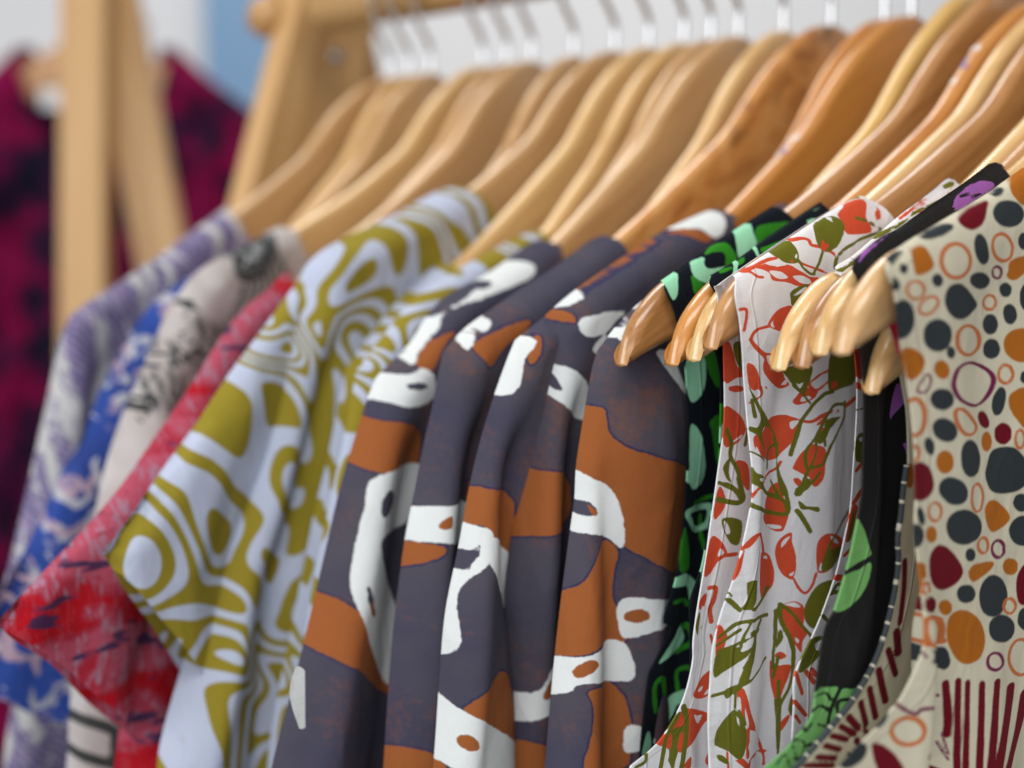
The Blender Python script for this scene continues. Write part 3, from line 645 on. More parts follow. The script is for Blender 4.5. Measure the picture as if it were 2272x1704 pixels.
# ---- coral and olive print on white: the top with the wide strap
fr = HG['c1']
WHITE = (0.78, 0.78, 0.80); CORAL = (0.64, 0.085, 0.035); OLIVE = (0.145, 0.15, 0.016)
coralm = fabric("white_cotton_coral_olive_print", WHITE, [CORAL, WHITE, OLIVE, WHITE, CORAL], rough_edge=0.00008, soft=0.0001, thread=0.10)
c_coral = [
 ('K1','P',[(1460,250),(1560,140),(1720,95),(1760,160),(1755,280),(1800,370),(1820,430),(1720,460),(1560,455),(1520,380),(1500,320)]),
 ('K1','P',[(1845,180),(1900,220),(1910,290),(1885,345),(1850,300)]),
 ('K1','S',40,[(980,520),(1100,500),(1170,520),(1200,570),(1290,590),(1400,640),(1460,690)]),
 ('K1','P',[(600,800),(750,760),(850,790),(960,770),(1100,840),(1180,890),(1260,900),(1310,920),(1200,980),(1060,990),(940,950),(800,930),(770,860),(700,820)]),
 ('K1','S',36,[(480,830),(600,800),(720,730),(840,700)]),('K1','S',30,[(1050,740),(1180,790),(1290,830),(1370,880)]),('K1','S',34,[(470,840),(560,840),(640,890),(700,900)]),
 ('K1','P',[(1000,1190),(880,1220),(800,1290),(750,1380),(770,1410),(880,1450),(960,1430),(1000,1300)]),
 ('K1','S',40,[(760,1400),(640,1440),(580,1530),(620,1610),(700,1690),(740,1740)]),('K1','S',40,[(470,1230),(530,1230),(530,1330),(510,1440)]),
 ('K2','S',40,[(570,60),(640,140),(720,210),(830,215)]),
 ('K2','P',[(740,200),(860,220),(880,280),(840,300),(900,380),(930,470),(970,520),(900,560),(840,550),(760,470),(710,390),(710,300),(730,240)]),
 ('K2','P',[(540,310),(600,320),(650,400),(680,520),(660,590),(600,580),(560,540),(540,430)]),('K2','S',24,[(680,540),(690,620),(640,670),(560,710)]),
 ('K2','P',[(720,540),(750,550),(735,570)]),
 ('K2','S',34,[(1170,520),(1270,430),(1370,380)]),('K2','S',34,[(1180,540),(1250,580),(1360,500)]),
 ('K2','P',[(1000,690),(1060,620),(1120,530),(1180,560),(1260,580),(1250,640),(1180,690),(1120,720),(1040,730)]),
 ('K2','S',50,[(1550,740),(1650,660)]),
 ('K2','P',[(760,880),(880,830),(1000,850),(1080,890),(1060,960),(1000,1100),(900,1210),(800,1290),(720,1280),(640,1200),(600,1110),(620,1040),(700,1000)]),
 ('K2','S',40,[(1080,890),(1200,900),(1310,840),(1400,800),(1470,790)]),('K2','P',[(1250,930),(1340,840),(1380,810),(1300,920)]),
 ('K2','P',[(1010,1350),(1080,1230),(1200,1130),(1240,1140),(1340,1180),(1340,1360),(1320,1480),(1270,1550),(1210,1560),(1180,1480),(1120,1440),(1010,1390)]),
 ('K2','P',[(1010,1490),(1060,1480),(1100,1520),(1060,1570)]),('K2','P',[(1290,960),(1340,990),(1290,1060),(1260,1060)]),
 ('K2','S',36,[(600,1659),(700,1530),(800,1400),(880,1310)]),('K2','P',[(760,1600),(880,1520),(920,1659),(760,1659)]),
 ('K3','P',[(1180,190),(1290,90),(1320,120),(1360,230),(1380,320),(1340,440),(1300,470),(1220,450),(1160,360),(1170,290)]),
 ('K3','S',30,[(1170,20),(1100,110),(1040,190),(1010,260),(990,350),(970,400)]),
 ('K3','P',[(1260,640),(1300,540),(1400,480),(1410,560),(1440,680),(1440,830),(1400,890),(1320,840),(1270,740)]),
 ('K3','S',30,[(1420,880),(1460,960),(1520,1010),(1580,950),(1620,840)]),
 ('K3','P',[(1620,680),(1640,560),(1720,490),(1800,500),(1850,540),(1850,640),(1780,760),(1720,820),(1640,830),(1620,770)]),
 ('K3','S',26,[(930,615),(1000,610),(1060,550),(1130,490),(1150,570),(1160,660)]),
 ('K3','P',[(1140,660),(1200,670),(1240,760),(1250,860),(1220,970),(1150,1070),(1130,980),(1130,820)]),
 ('K3','P',[(930,640),(990,630),(985,700),(960,800),(920,880),(860,910),(890,820),(915,720)]),('K3','S',20,[(860,910),(835,970)]),
 ('K3','P',[(1330,1110),(1440,1080),(1510,1130),(1520,1210),(1510,1300),(1540,1370),(1500,1440),(1490,1540),(1450,1480),(1380,1380),(1320,1260),(1310,1180)]),
 ('K3','P',[(1250,1560),(1300,1520),(1360,1560),(1300,1590)]),('K3','P',[(760,1290),(820,1340),(780,1420),(840,1390),(790,1560),(740,1590),(740,1440)]),
 ('K4','P',[(1650,520),(1720,580),(1850,570),(1860,640),(1800,800),(1740,950),(1690,930),(1660,800),(1640,640)]),
 ('K4','P',[(1080,260),(1110,160),(1160,210),(1200,280),(1100,400),(1080,340)]),('K4','P',[(1080,500),(1140,400),(1130,520)]),
 ('K4','P',[(1300,850),(1370,830),(1450,1080),(1500,1240),(1430,1250),(1350,1100)]),('K4','S',46,[(1450,1200),(1520,1350),(1560,1480),(1575,1610)]),
 ('K4','S',30,[(1570,1480),(1450,1560),(1430,1658)]),('K4','S',24,[(1420,1250),(1420,1550)]),('K4','S',30,[(1200,1490),(1210,1658)]),('K4','S',30,[(1330,1570),(1420,1658)]),
 ('K4','P',[(1750,1280),(1760,1170),(1850,1090),(1840,1160)])]
c_white = [
 ('K1','P',[(770,840),(880,840),(960,905),(850,910)]),('K1','P',[(1000,890),(1090,880),(1180,920),(1190,965),(1080,950)]),('K1','P',[(730,760),(830,730),(940,770),(830,785)]),
 ('K1','P',[(1260,850),(1360,870),(1280,905)]),('K1','P',[(780,1390),(815,1325),(805,1370),(820,1415)]),
 ('K2','P',[(740,230),(800,240),(770,320)]),('K2','P',[(900,500),(945,470),(940,520),(880,525)]),('K2','P',[(620,590),(660,575),(665,630),(640,650)]),
 ('K2','P',[(1100,650),(1180,640),(1190,670),(1090,700)]),('K2','P',[(1200,500),(1330,430),(1350,440),(1240,545)]),('K2','P',[(1260,610),(1350,560),(1340,600),(1250,640)]),
 ('K2','P',[(980,900),(1070,890),(1010,970),(985,960)]),('K2','P',[(630,1150),(680,1250),(640,1220)]),
 ('K3','P',[(1310,600),(1330,550),(1390,510),(1380,540),(1320,610)]),('K3','P',[(1380,850),(1430,820),(1410,860)]),('K3','P',[(1180,410),(1300,420),(1300,445),(1220,440)]),
 ('K3','P',[(1155,700),(1180,680),(1195,710)]),('K3','P',[(1340,1110),(1430,1090),(1480,1130),(1420,1130)]),('K3','P',[(1640,810),(1660,740),(1680,800)]),
 ('K3','P',[(1750,510),(1800,540),(1820,580),(1770,560)]),('K3','P',[(930,650),(985,640),(940,710)]),('K3','P',[(1435,1400),(1470,1420),(1450,1450)]),
 ('K4','P',[(1310,920),(1340,930),(1350,1050),(1330,1080)]),('K4','P',[(1390,1020),(1430,1200),(1410,1230),(1390,1120)]),
 ('K4','P',[(1430,1400),(1490,1260),(1530,1380),(1470,1480),(1430,1480)]),('K4','P',[(1500,1500),(1550,1500),(1560,1620),(1500,1640)])]
c_olive = [
 ('K1','P',[(1210,370),(1290,310),(1370,275),(1470,290),(1530,350),(1530,420),(1500,520),(1440,610),(1340,640),(1270,580),(1230,470)]),('K1','S',34,[(1310,640),(1270,760),(1220,860)]),
 ('K1','P',[(770,650),(830,570),(930,520),(1010,560),(1060,640),(1070,720),(1040,760),(930,750),(850,700)]),('K1','S',34,[(1070,730),(1110,800),(1180,860),(1230,870)]),
 ('K1','S',40,[(1640,290),(1750,320),(1860,380),(1910,410)]),('K1','S',20,[(1550,115),(1640,85),(1700,75)]),
 ('K1','S',40,[(1440,800),(1460,700),(1540,610),(1640,550),(1700,510),(1860,450)]),('K1','P',[(1575,480),(1595,515),(1570,520)]),
 ('K1','P',[(985,1050),(1080,990),(1170,980),(1150,1080),(1060,1190),(1000,1190),(985,1120)]),
 ('K2','P',[(900,370),(1000,330),(1200,330),(1190,450),(1160,530),(1140,590),(1080,580),(1000,520),(940,440)]),('K2','S',30,[(1010,530),(1100,610),(1180,710)]),('K2','S',30,[(1140,520),(1120,620)]),
 ('K2','P',[(1370,370),(1380,250),(1440,170),(1640,170),(1650,480),(1500,560),(1420,590),(1370,560)]),
 ('K2','S',50,[(1420,590),(1330,620),(1240,700),(1190,760),(1100,890),(1050,1020),(1000,1180),(980,1240)]),
 ('K2','P',[(555,540),(620,640),(700,780),(770,920),(830,1040),(860,1200),(850,1300),(880,1440),(940,1640),(890,1640),(840,1440),(830,1250),(800,1080),(740,960),(700,990),(700,1080),(720,1180),(690,1130),(640,1040),(560,1000),(560,950),(640,960),(680,880),(660,800),(620,720)]),
 ('K2','S',44,[(590,680),(620,850)]),('K2','S',34,[(830,1130),(750,1220),(745,1380)]),('K2','S',20,[(560,1200),(650,1240),(720,1310)]),
 ('K2','S',40,[(560,1380),(640,1530),(740,1630),(840,1659)]),('K2','P',[(560,1380),(650,1430),(740,1490),(680,1480),(640,1540)]),
 ('K2','S',40,[(1540,720),(1440,730),(1380,800),(1320,900),(1240,1060),(1150,1190),(1140,1310),(1160,1400)]),
 ('K2','S',40,[(1540,700),(1530,860),(1470,1000),(1400,1140),(1350,1260),(1310,1340),(1200,1370),(1160,1400),(1130,1480),(1100,1560),(1040,1640)]),
 ('K2','P',[(1360,880),(1500,850),(1400,960),(1340,1080),(1280,1130),(1250,1060),(1320,980)]),('K2','S',40,[(1250,1100),(1230,1250),(1180,1380)]),('K2','S',26,[(1330,1050),(1340,1150)]),
 ('K2','P',[(1030,1590),(1110,1540),(1180,1560),(1060,1659),(1030,1659)]),('K2','S',36,[(1150,1580),(1220,1500),(1280,1420)]),
 ('K3','S',40,[(1060,0),(1170,110),(1300,180),(1360,260),(1370,300)]),('K3','S',44,[(1300,0),(1350,130),(1370,300),(1260,310),(1130,270),(1000,205)]),('K3','S',30,[(1220,20),(1280,130)]),
 ('K3','P',[(1440,130),(1480,80),(1540,60),(1480,160)]),('K3','S',56,[(1460,140),(1550,30)]),
 ('K3','P',[(1460,200),(1500,220),(1540,250),(1640,255),(1640,300),(1560,280),(1480,270)]),('K3','S',46,[(1450,290),(1510,370),(1570,470)]),
 ('K3','S',30,[(1920,270),(1820,450),(1760,560),(1720,650),(1690,760),(1690,810)]),('K3','P',[(1720,640),(1860,600),(1830,680),(1760,790),(1690,810)]),
 ('K3','P',[(1510,1180),(1540,1080),(1620,960),(1720,900),(1780,910),(1740,1050),(1680,1180),(1610,1320),(1540,1280)]),
 ('K3','S',46,[(1070,920),(1070,1060),(1020,1140)]),('K3','S',40,[(1190,960),(1140,1080),(1090,1150)]),('K3','P',[(820,1060),(880,1060),(970,1150),(950,1180),(880,1130)]),('K3','S',22,[(840,990),(880,1040)]),
 ('K3','S',44,[(1300,1110),(1310,1250),(1380,1380),(1420,1500),(1420,1659)]),('K3','S',40,[(1310,1110),(1400,1180),(1480,1280),(1580,1390)]),('K3','S',30,[(1290,1140),(1260,1300),(1250,1450),(1240,1600)]),
 ('K3','P',[(1300,1330),(1330,1400),(1260,1500)]),
 ('K3','P',[(730,1590),(770,1520),(860,1490),(1000,1480),(1060,1500),(980,1580),(850,1659),(740,1659)]),('K3','S',40,[(1190,1200),(1100,1240),(960,1270),(840,1340),(770,1400)]),
 ('K3','S',40,[(1130,1260),(1090,1380),(1080,1480),(1060,1600),(1030,1659)]),('K3','S',34,[(1050,1270),(980,1400),(960,1480)]),('K3','S',34,[(1120,1330),(1000,1430),(850,1490),(760,1520)]),('K3','S',34,[(960,1330),(820,1420),(750,1470)]),
 ('K4','P',[(1060,700),(1060,540),(1200,470),(1400,370),(1440,440),(1300,560),(1150,650)]),('K4','S',50,[(1480,230),(1480,420),(1440,560),(1370,760)]),
 ('K4','S',40,[(1600,500),(1540,620),(1450,740),(1370,780),(1260,830),(1150,870),(1040,900)]),('K4','P',[(1170,840),(1340,770),(1350,820),(1260,880),(1190,930)]),('K4','S',36,[(1280,870),(1280,1030)]),
 ('K4','P',[(1060,1400),(1080,1270),(1180,1130),(1280,1040),(1360,1160),(1400,1270),(1400,1430),(1330,1570),(1200,1480),(1080,1430)]),('K4','S',24,[(1320,1050),(1390,1200)]),
 ('K4','P',[(1080,1520),(1140,1520),(1210,1580),(1210,1620),(1110,1580)]),
 ('K4','S',44,[(1700,0),(1700,300),(1680,440),(1670,600)]),('K4','S',40,[(1860,330),(1900,470),(1880,650),(1850,800),(1760,1000),(1740,1200),(1730,1500)]),('K4','S',40,[(1740,480),(1680,700)]),
 ('K4','S',30,[(1700,940),(1720,1200),(1720,1450)]),('K4','S',60,[(1740,750),(1730,1000)]),('K4','P',[(1840,1040),(1900,860),(1900,1110)])]
c_white2 = [('K1','P',[(1330,290),(1420,290),(1420,340)]),('K1','P',[(1020,690),(1050,660),(1045,710)]),('K1','P',[(1020,1075),(1140,1000),(1130,1040),(1030,1090)]),
 ('K2','P',[(1030,480),(1060,520),(1110,500),(1080,560)]),('K2','P',[(1390,840),(1440,760),(1460,790),(1410,850)]),('K2','P',[(1360,1090),(1400,980),(1460,920),(1460,980),(1390,1100)]),
 ('K4','P',[(1340,440),(1400,330),(1480,280),(1460,380)]),('K4','P',[(1240,350),(1330,260),(1340,300),(1270,355)]),('K4','P',[(1290,1110),(1320,1150),(1320,1220)])]
c_coral2 = [('K1','P',[(1290,600),(1310,520),(1340,560),(1380,560),(1330,630)]),('K1','P',[(970,725),(1030,735),(1000,750)]),('K2','P',[(1400,510),(1440,480),(1465,530),(1410,570)]),
 ('K2','P',[(1160,1320),(1180,1220),(1235,1140),(1230,1240),(1180,1350)]),('K2','P',[(1250,1300),(1290,1200),(1335,1180),(1310,1310)]),('K2','P',[(705,1010),(750,950),(795,1010),(800,1080),(740,1170)])]
c_coral, c_olive = ([(q[0], q[1], q[2] * .85, q[3]) if q[1] == 'S' else q for q in L_] for L_ in (c_coral, c_olive))
g = garment("sleeveless_top", "sleeveless white top with coral pods and olive leaves, largest patch in focus", "top", fr)
panel("front_panel", fr, px('K1', [(395, 880), (430, 1080), (480, 1350), (510, 1620)]) + px('K2', [(530, 380), (555, 800), (550, 1300), (530, 1659)]) + px('K3', [(985, 300), (930, 600), (860, 920), (790, 1180), (730, 1500)]) + px('K4', [(1045, 760), (1025, 1100), (1025, 1658)]),
      px('K1', [(395, 880), (760, 640), (1300, 280), (1560, 130), (1700, 68), (1745, 90)]), neck2(fr, px('K1', [(2000, 330)])[0]), coralm, g, [c_coral, c_white, c_olive, c_white2, c_coral2],
      folds=[('D', [(1700, 800), (1690, 1200), (1660, 1659)], .010, -.004), ('D', [(1640, 900), (1610, 1250), (1590, 1659)], .008, .003), ('D', [(1780, 900), (1770, 1300), (1760, 1700)], .012, .0035)],
      n0=.0062, nb=.003, open_left=True, h=.0004, see=.11, wob=.0006, seed=3)
k_coral = [('K2','P',[(300,100),(360,90),(400,200),(440,330),(540,430),(440,450),(310,490)]),('K2','P',ell(435,565,85,35)),('K2','P',[(310,760),(400,780),(490,860),(525,980),(490,1060),(420,1130),(300,1130)]),
 ('K2','P',[(420,1310),(550,1340),(560,1600),(470,1500)]),('K3','P',[(770,80),(820,150),(820,250),(740,370),(720,300)]),('K3','P',[(700,520),(760,530),(820,600),(840,680),(760,740),(690,840),(640,860),(670,650)]),
 ('K3','S',36,[(830,680),(920,670)]),('K3','S',40,[(680,965),(740,970),(720,1080),(690,1150),(700,1260)]),('K3','S',22,[(700,1380),(725,1500)]),('K3','P',[(600,1080),(660,1000),(650,1100),(600,1160)]),
 ('K4','P',[(840,890),(900,760),(1030,620),(1060,800),(960,920),(880,930)]),('K4','P',[(780,1030),(1020,1090),(960,1180),(880,1320),(780,1450),(700,1500),(640,1450),(460,1400),(620,1230),(690,1090)]),
 ('K4','P',[(960,1590),(1020,1470),(1030,1640)]),('K4','P',[(740,1630),(820,1540),(810,1658),(760,1658)])]
k_white = [('K3','P',[(760,690),(780,620),(815,660)]),('K4','P',[(890,850),(940,790),(920,850)]),('K4','P',[(950,890),(1000,820),(1010,870)]),('K4','P',[(850,1100),(890,1110),(930,1100),(890,1190)]),('K2','P',[(380,1110),(490,1030),(470,1070),(400,1110)])]
k_olive = [('K2','P',[(400,110),(520,110),(560,420),(450,330)]),('K2','S',40,[(330,980),(380,1120),(370,1250),(440,1400),(480,1600)]),('K2','P',[(290,1370),(370,1270),(350,1420),(380,1520),(330,1480)]),
 ('K2','S',36,[(560,940),(520,1140)]),('K2','S',36,[(260,1530),(380,1560),(470,1640)]),('K3','P',[(790,400),(820,350),(970,380),(950,560),(900,590),(840,530)]),('K3','S',44,[(940,0),(970,120),(980,190),(920,220),(760,190)]),
 ('K3','S',30,[(770,40),(900,110),(960,190)]),('K3','P',[(600,1170),(610,1300),(580,1380),(565,1300)]),('K4','S',50,[(740,1010),(770,1150),(770,1300),(740,1500),(720,1658)]),('K4','S',50,[(690,1090),(600,1250),(540,1430),(500,1658)]),
 ('K4','P',[(560,1300),(760,1200),(740,1290),(650,1600),(640,1658),(560,1658),(590,1500)]),('K4','S',34,[(350,1500),(340,1590),(240,1650)])]
k_white2 = [('K3','P',[(810,380),(840,400),(870,480),(830,490)]),('K4','P',[(555,1658),(560,1560),(610,1658)])]
k_coral2 = [('K4','P',[(560,1440),(590,1300),(620,1330),(600,1450)]),('K4','P',[(670,1450),(700,1300),(740,1290),(720,1460)])]
panel("back_panel", fr, px('K1', [(240, 985), (228, 1060), (250, 1180), (290, 1500)]) + px('K2', [(300, 300), (315, 900), (250, 1500)]) + px('K3', [(700, 480), (640, 900), (560, 1400)]) + px('K4', [(850, 560), (720, 980), (480, 1380), (165, 1640)]),
      px('K1', [(240, 985), (395, 870), (700, 660), (1200, 330), (1560, 118)]), neck(.15, .012, .03), coralm, g, [k_coral, k_white, k_olive, k_white2, k_coral2],
      folds=[('K3', [(720, 900), (690, 1300), (660, 1659)], .006, -.002)], n0=-.0062, nb=-.003, open_left=True, h=.0005, see=.07, wob=.0004, seed=4, out=.02)

# ---- second coral print strip behind the black cloth
fr = HG['c2']; g = garment("sleeveless_top", "narrow strip of a second coral and olive print top beside the black cloth", "top", fr)
panel("front_panel", fr, px('K1', [(1440, 850)]) + px('K2', [(1600, 0), (1650, 400), (1660, 800), (1640, 1300)]) + px('K3', [(1940, 240), (1900, 480), (1820, 830), (1690, 1170), (1570, 1420)]) + px('U3', [(70, 1000), (60, 1250), (40, 1659)]),
      px('K1', [(1440, 850), (1455, 780), (1640, 660)]) + px('U1', [(110, 590), (300, 450), (480, 330), (600, 235), (660, 240)]), neck2(fr, px('U1', [(735, 280)])[0]), coralm, g,
      [[('K2','P',[(1620,180),(1740,180),(1740,450),(1650,420)]),('K2','S',50,[(1650,520),(1720,560)]),('K2','P',[(1650,1390),(1730,1280),(1740,1320),(1660,1420)]),('K3','P',[(1930,260),(1960,230),(1990,260),(1980,300),(1930,520),(1880,560),(1900,420)]),
        ('K3','S',40,[(1950,220),(2020,110)]),('K3','S',34,[(1870,680),(1930,620)]),('K3','P',[(1790,850),(1870,860),(1860,900),(1780,900)]),('U3','S',24,[(80,990),(125,1140)]),('U3','S',26,[(150,980),(210,1060)]),('U3','S',26,[(190,960),(230,1010)]),('U3','S',26,[(70,1190),(150,1290)]),('U3','S',22,[(75,1290),(110,1340)]),
        ('U1','S',36,[(610,270),(620,345)]),('U1','S',28,[(385,490),(385,425),(440,375),(495,395)]),('U1','S',20,[(180,550),(260,490),(340,440)])],
       [], [('K2','S',26,[(1650,780),(1740,765)]),('K2','P',[(1660,1060),(1740,1030),(1740,1290),(1650,1290)]),('K3','P',[(1920,420),(1945,280),(1960,300),(1930,500),(1895,560)]),('K3','S',30,[(1770,1010),(1810,1000)]),
        ('U3','P',[(100,960),(180,760),(290,740),(260,850),(180,940),(120,985)]),('U3','S',22,[(330,440),(370,370),(420,370)]),('U3','S',24,[(270,590),(320,640)]),
        ('U1','P',[(480,320),(590,235),(665,240),(560,300)]),('U1','S',26,[(330,490),(430,440),(560,380)]),('U1','P',[(0,660),(120,610),(330,500),(200,600),(10,700)]),('K1','S',40,[(1500,830),(1620,750)])],
       [('K2','P',[(1680,1070),(1730,1060),(1700,1110)]),('U3','P',[(210,790),(270,760),(240,840)])], []], n0=.0045, nb=.002, open_left=True, h=.0008, see=.07, wob=.0004, seed=5)

# ---- green and mint print on navy, two straps
NAVY = (0.0055, 0.009, 0.014); GREEN = (0.030, 0.235, 0.016); MINT = (0.33, 0.72, 0.47)
greenm = fabric("navy_cotton_green_mint_print", NAVY, [GREEN, MINT, NAVY], rough_edge=0.00009, soft=0.00012, thread=0.10)
fr = HG['g1']; g = garment("sleeveless_top", "navy top with green and mint blocks beside the brown shirts", "top", fr, "navy and green tops")
panel("front_panel", fr, px('G4', [(400, 840), (470, 960), (560, 1200)]) + D((1487, 780), (1494, 900), (1490, 1000), (1482, 1100), (1465, 1240), (1440, 1340)) + px('K3', [(380, 1330), (240, 1640)]) + px('K4', [(420, 700), (370, 1100), (330, 1500), (310, 1700)]),
      px('G4', [(400, 840), (700, 630), (1000, 420), (1280, 240), (1530, 80)]), neck2(fr, px('G4', [(1745, 240)])[0]), greenm, g, [
      [('G4','P',[(840,580),(900,500),(1040,450),(1130,520),(1170,640),(1060,690),(1060,600),(1030,550),(930,550)]),('G4','P',[(700,790),(810,850),(830,950),(740,980)]),('G4','P',[(1360,310),(1500,260),(1740,240),(1600,350),(1480,380),(1460,430),(1370,470)]),
       ('K2','P',[(110,220),(270,210),(260,540),(190,480)]),('K2','P',[(160,900),(290,850),(300,1300),(230,1320),(180,1000)]),('K3','S',40,[(560,230),(740,150)]),('K3','S',44,[(600,330),(600,460),(640,620)]),
       ('K3','P',[(430,650),(470,430),(500,560),(510,780),(430,830)]),('K3','S',34,[(390,1090),(460,1070),(490,1110)]),('K3','S',50,[(430,1310),(500,1300),(530,1440),(400,1520)]),
       ('K4','R',40,[(440,800),(520,720),(540,960),(470,1060),(440,1000)]),('K4','S',44,[(680,840),(670,640),(800,600),(830,640)]),('K4','P',[(430,1400),(470,1290),(590,1240),(480,1380)])],
      [('G4','P',[(390,840),(530,750),(570,860),(560,990),(520,1040),(460,930)]),('G4','P',[(690,670),(830,600),(840,680),(900,720),(1050,700),(1150,680),(920,800),(930,880),(800,840),(720,780)]),('G4','P',[(1140,340),(1280,250),(1340,350),(1370,500),(1200,610),(1170,480)]),
       ('b3','P',[(970,1060),(1090,1030),(1090,1250),(1000,1330)]),('K2','P',[(-40,960),(60,1010),(100,1200),(110,1400),(60,1540),(-40,1550)]),('K3','R',52,[(500,300),(620,250),(690,260),(670,400),(560,450),(510,360)]),
       ('K3','P',[(490,-60),(610,-60),(610,60),(540,60),(490,40)]),('K3','P',[(370,890),(480,840),(560,900),(560,1000),(510,1090),(490,950),(370,960)]),('K3','P',[(240,1630),(370,1420),(430,1300),(460,1400),(400,1500)]),
       ('K4','P',[(560,950),(770,830),(740,980),(660,1000),(600,1210),(570,1100)]),('K4','P',[(300,1500),(370,1260),(400,1430),(330,1540)])],
      []], n0=.0055, nb=.002, open_left=True, h=.0008, see=.10, wob=.0008, seed=6, folds=[('D', [(1545, 1000), (1500, 1300), (1450, 1659)], .008, -.003)])
panel("back_panel", fr, D((1440, 620), (1475, 760), (1478, 1000), (1440, 1300), (1370, 1600), (1350, 1700)), D((1440, 620), (1560, 535), (1680, 450)), neck(.15, .012, .03), greenm, g, [[], [], []], n0=-.0055, nb=-.002, open_left=True, h=.003, see=.03)
fr = HG['g2']; g = garment("sleeveless_top", "second navy top with green and mint blocks tucked against the coral print", "top", fr, "navy and green tops")
panel("front_panel", fr, px('G4', [(915, 780), (920, 870), (960, 1000)]) + D((1540, 720)) + px('K2', [(262, 400), (270, 700), (265, 1100), (250, 1450)]) + px('K3', [(715, 300), (670, 560), (620, 800), (520, 1080), (520, 1300)]) + px('K4', [(800, 800), (600, 1200), (500, 1700)]),
      px('G4', [(915, 780), (1150, 640), (1480, 410), (1850, 170), (2030, 62)]), neck2(fr, px('G4', [(2140, 120)])[0]), greenm, g, [
      [('G4','P',[(1410,560),(1420,510),(1640,430),(1700,450)]),('G4','S',30,[(1000,755),(1120,710)]),('G4','P',[(1190,640),(1250,600),(1250,650),(1190,690)]),('K2','P',[(255,720),(310,720),(310,770),(255,770)]),('K2','P',[(255,770),(310,780),(300,1000),(255,1010)]),('K2','P',[(240,1200),(310,1150),(300,1300),(240,1340)]),('K3','P',[(600,900),(700,500),(720,560),(660,900)])],
      [('G4','S',50,[(1350,490),(1390,570)]),('G4','S',44,[(1155,650),(1150,780)]),('G4','P',[(1880,230),(1980,200),(2010,215),(1890,285)]),('G4','S',24,[(1920,130),(2030,66)]),('K2','P',[(250,1000),(310,900),(305,1100),(250,1110)]),('K2','P',[(240,1370),(280,1370),(280,1410),(240,1410)]),('K3','P',[(600,760),(660,620),(690,700),(640,880)]),('K3','P',[(700,290),(740,290),(730,340),(700,330)])],
      []], n0=.0042, nb=.002, open_left=True, h=.0009, see=.06, wob=.0003, seed=7)

# ---- black cloth with purple and pale green print
BLACK = (0.0085, 0.0085, 0.0095); PURP = (0.32, 0.105, 0.42); PGREEN = (0.165, 0.42, 0.125)
blackm = fabric("black_cotton_purple_green_print", BLACK, [PURP, PGREEN, BLACK], rough_edge=0.00009, soft=0.00012, thread=0.16)
blackm.node_tree.nodes['Principled BSDF'].inputs['Specular IOR Level'].default_value = 0.35; blackm.node_tree.nodes['Principled BSDF'].inputs['Roughness'].default_value = 0.7
fr = HG['k']; g = garment("sleeveless_top", "black top with purple strap and pale green leaf print", "top", fr)
panel("front_panel", fr, px('K1', [(1630, 715), (1645, 830), (1690, 970)]) + px('K2', [(1700, 200), (1725, 500), (1735, 900), (1720, 1500)]) + px('K3', [(2000, 250), (1940, 560), (1880, 830), (1790, 1160), (1700, 1350)]) + px('U3', [(210, 1090), (170, 1290), (40, 1440), (-40, 1540), (-150, 1659)]),
      px('K1', [(1630, 715), (1900, 490)]) + px('U1', [(200, 610), (500, 420), (760, 260), (960, 120), (1010, 102), (1075, 125)]), neck2(fr, px('U1', [(1110, 160)])[0]), blackm, g, [
      [('U1','P',[(640,400),(760,260),(900,225),(985,270),(820,380),(650,480)]),('K1','P',[(1670,740),(1720,640),(1960,470),(1940,500),(1780,640),(1700,740)]),('U2','P',[(190,330),(270,440),(160,580),(120,640),(150,440)]),('U2','P',[(230,825),(310,850),(310,960),(290,970)])],
      [('K3','P',[(1970,360),(2040,450),(2090,620),(2085,690),(1900,800),(1880,800),(1930,560)]),('K3','P',[(1870,860),(2000,800),(2095,745),(2085,870),(2010,1030),(1890,1150),(1780,1165),(1830,1000)]),
       ('U3','Q',[(190,1160),(250,1095),(380,1090),(330,1210),(270,1440),(100,1700),(-160,1700),(-60,1500),(150,1330)]),('U3','Q',[(410,1095),(560,1095),(480,1230),(330,1400),(280,1440),(340,1240)])],
      [('U3','S',26,[(400,1090),(330,1240),(270,1450),(160,1500)]),('U3','S',20,[(180,1280),(250,1220),(320,1260)]),('U3','S',20,[(210,1160),(290,1130),(325,1180)]),('U3','S',24,[(490,1170),(390,1180),(370,1260),(400,1290)]),('U3','S',20,[(230,1350),(300,1370)]),
       ('U3','S',14,[(40,1450),(140,1480),(110,1590),(60,1590)]),('U3','S',12,[(50,1480),(90,1590)]),('U3','S',20,[(130,1330),(150,1400),(190,1350)]),('U3','S',16,[(-60,1640),(0,1560),(40,1660)]),('U1','S',26,[(680,370),(730,330),(760,350),(800,290)]),('U1','S',20,[(760,380),(870,330)])]],
      folds=[('D', [(1905, 760), (1900, 1000), (1870, 1300), (1800, 1600)], .006, .002), ('D', [(1935, 800), (1930, 1100), (1900, 1350)], .006, -.002)], n0=.0042, nb=.002, open_left=True, h=.0008, see=.07, wob=.0008, seed=8)

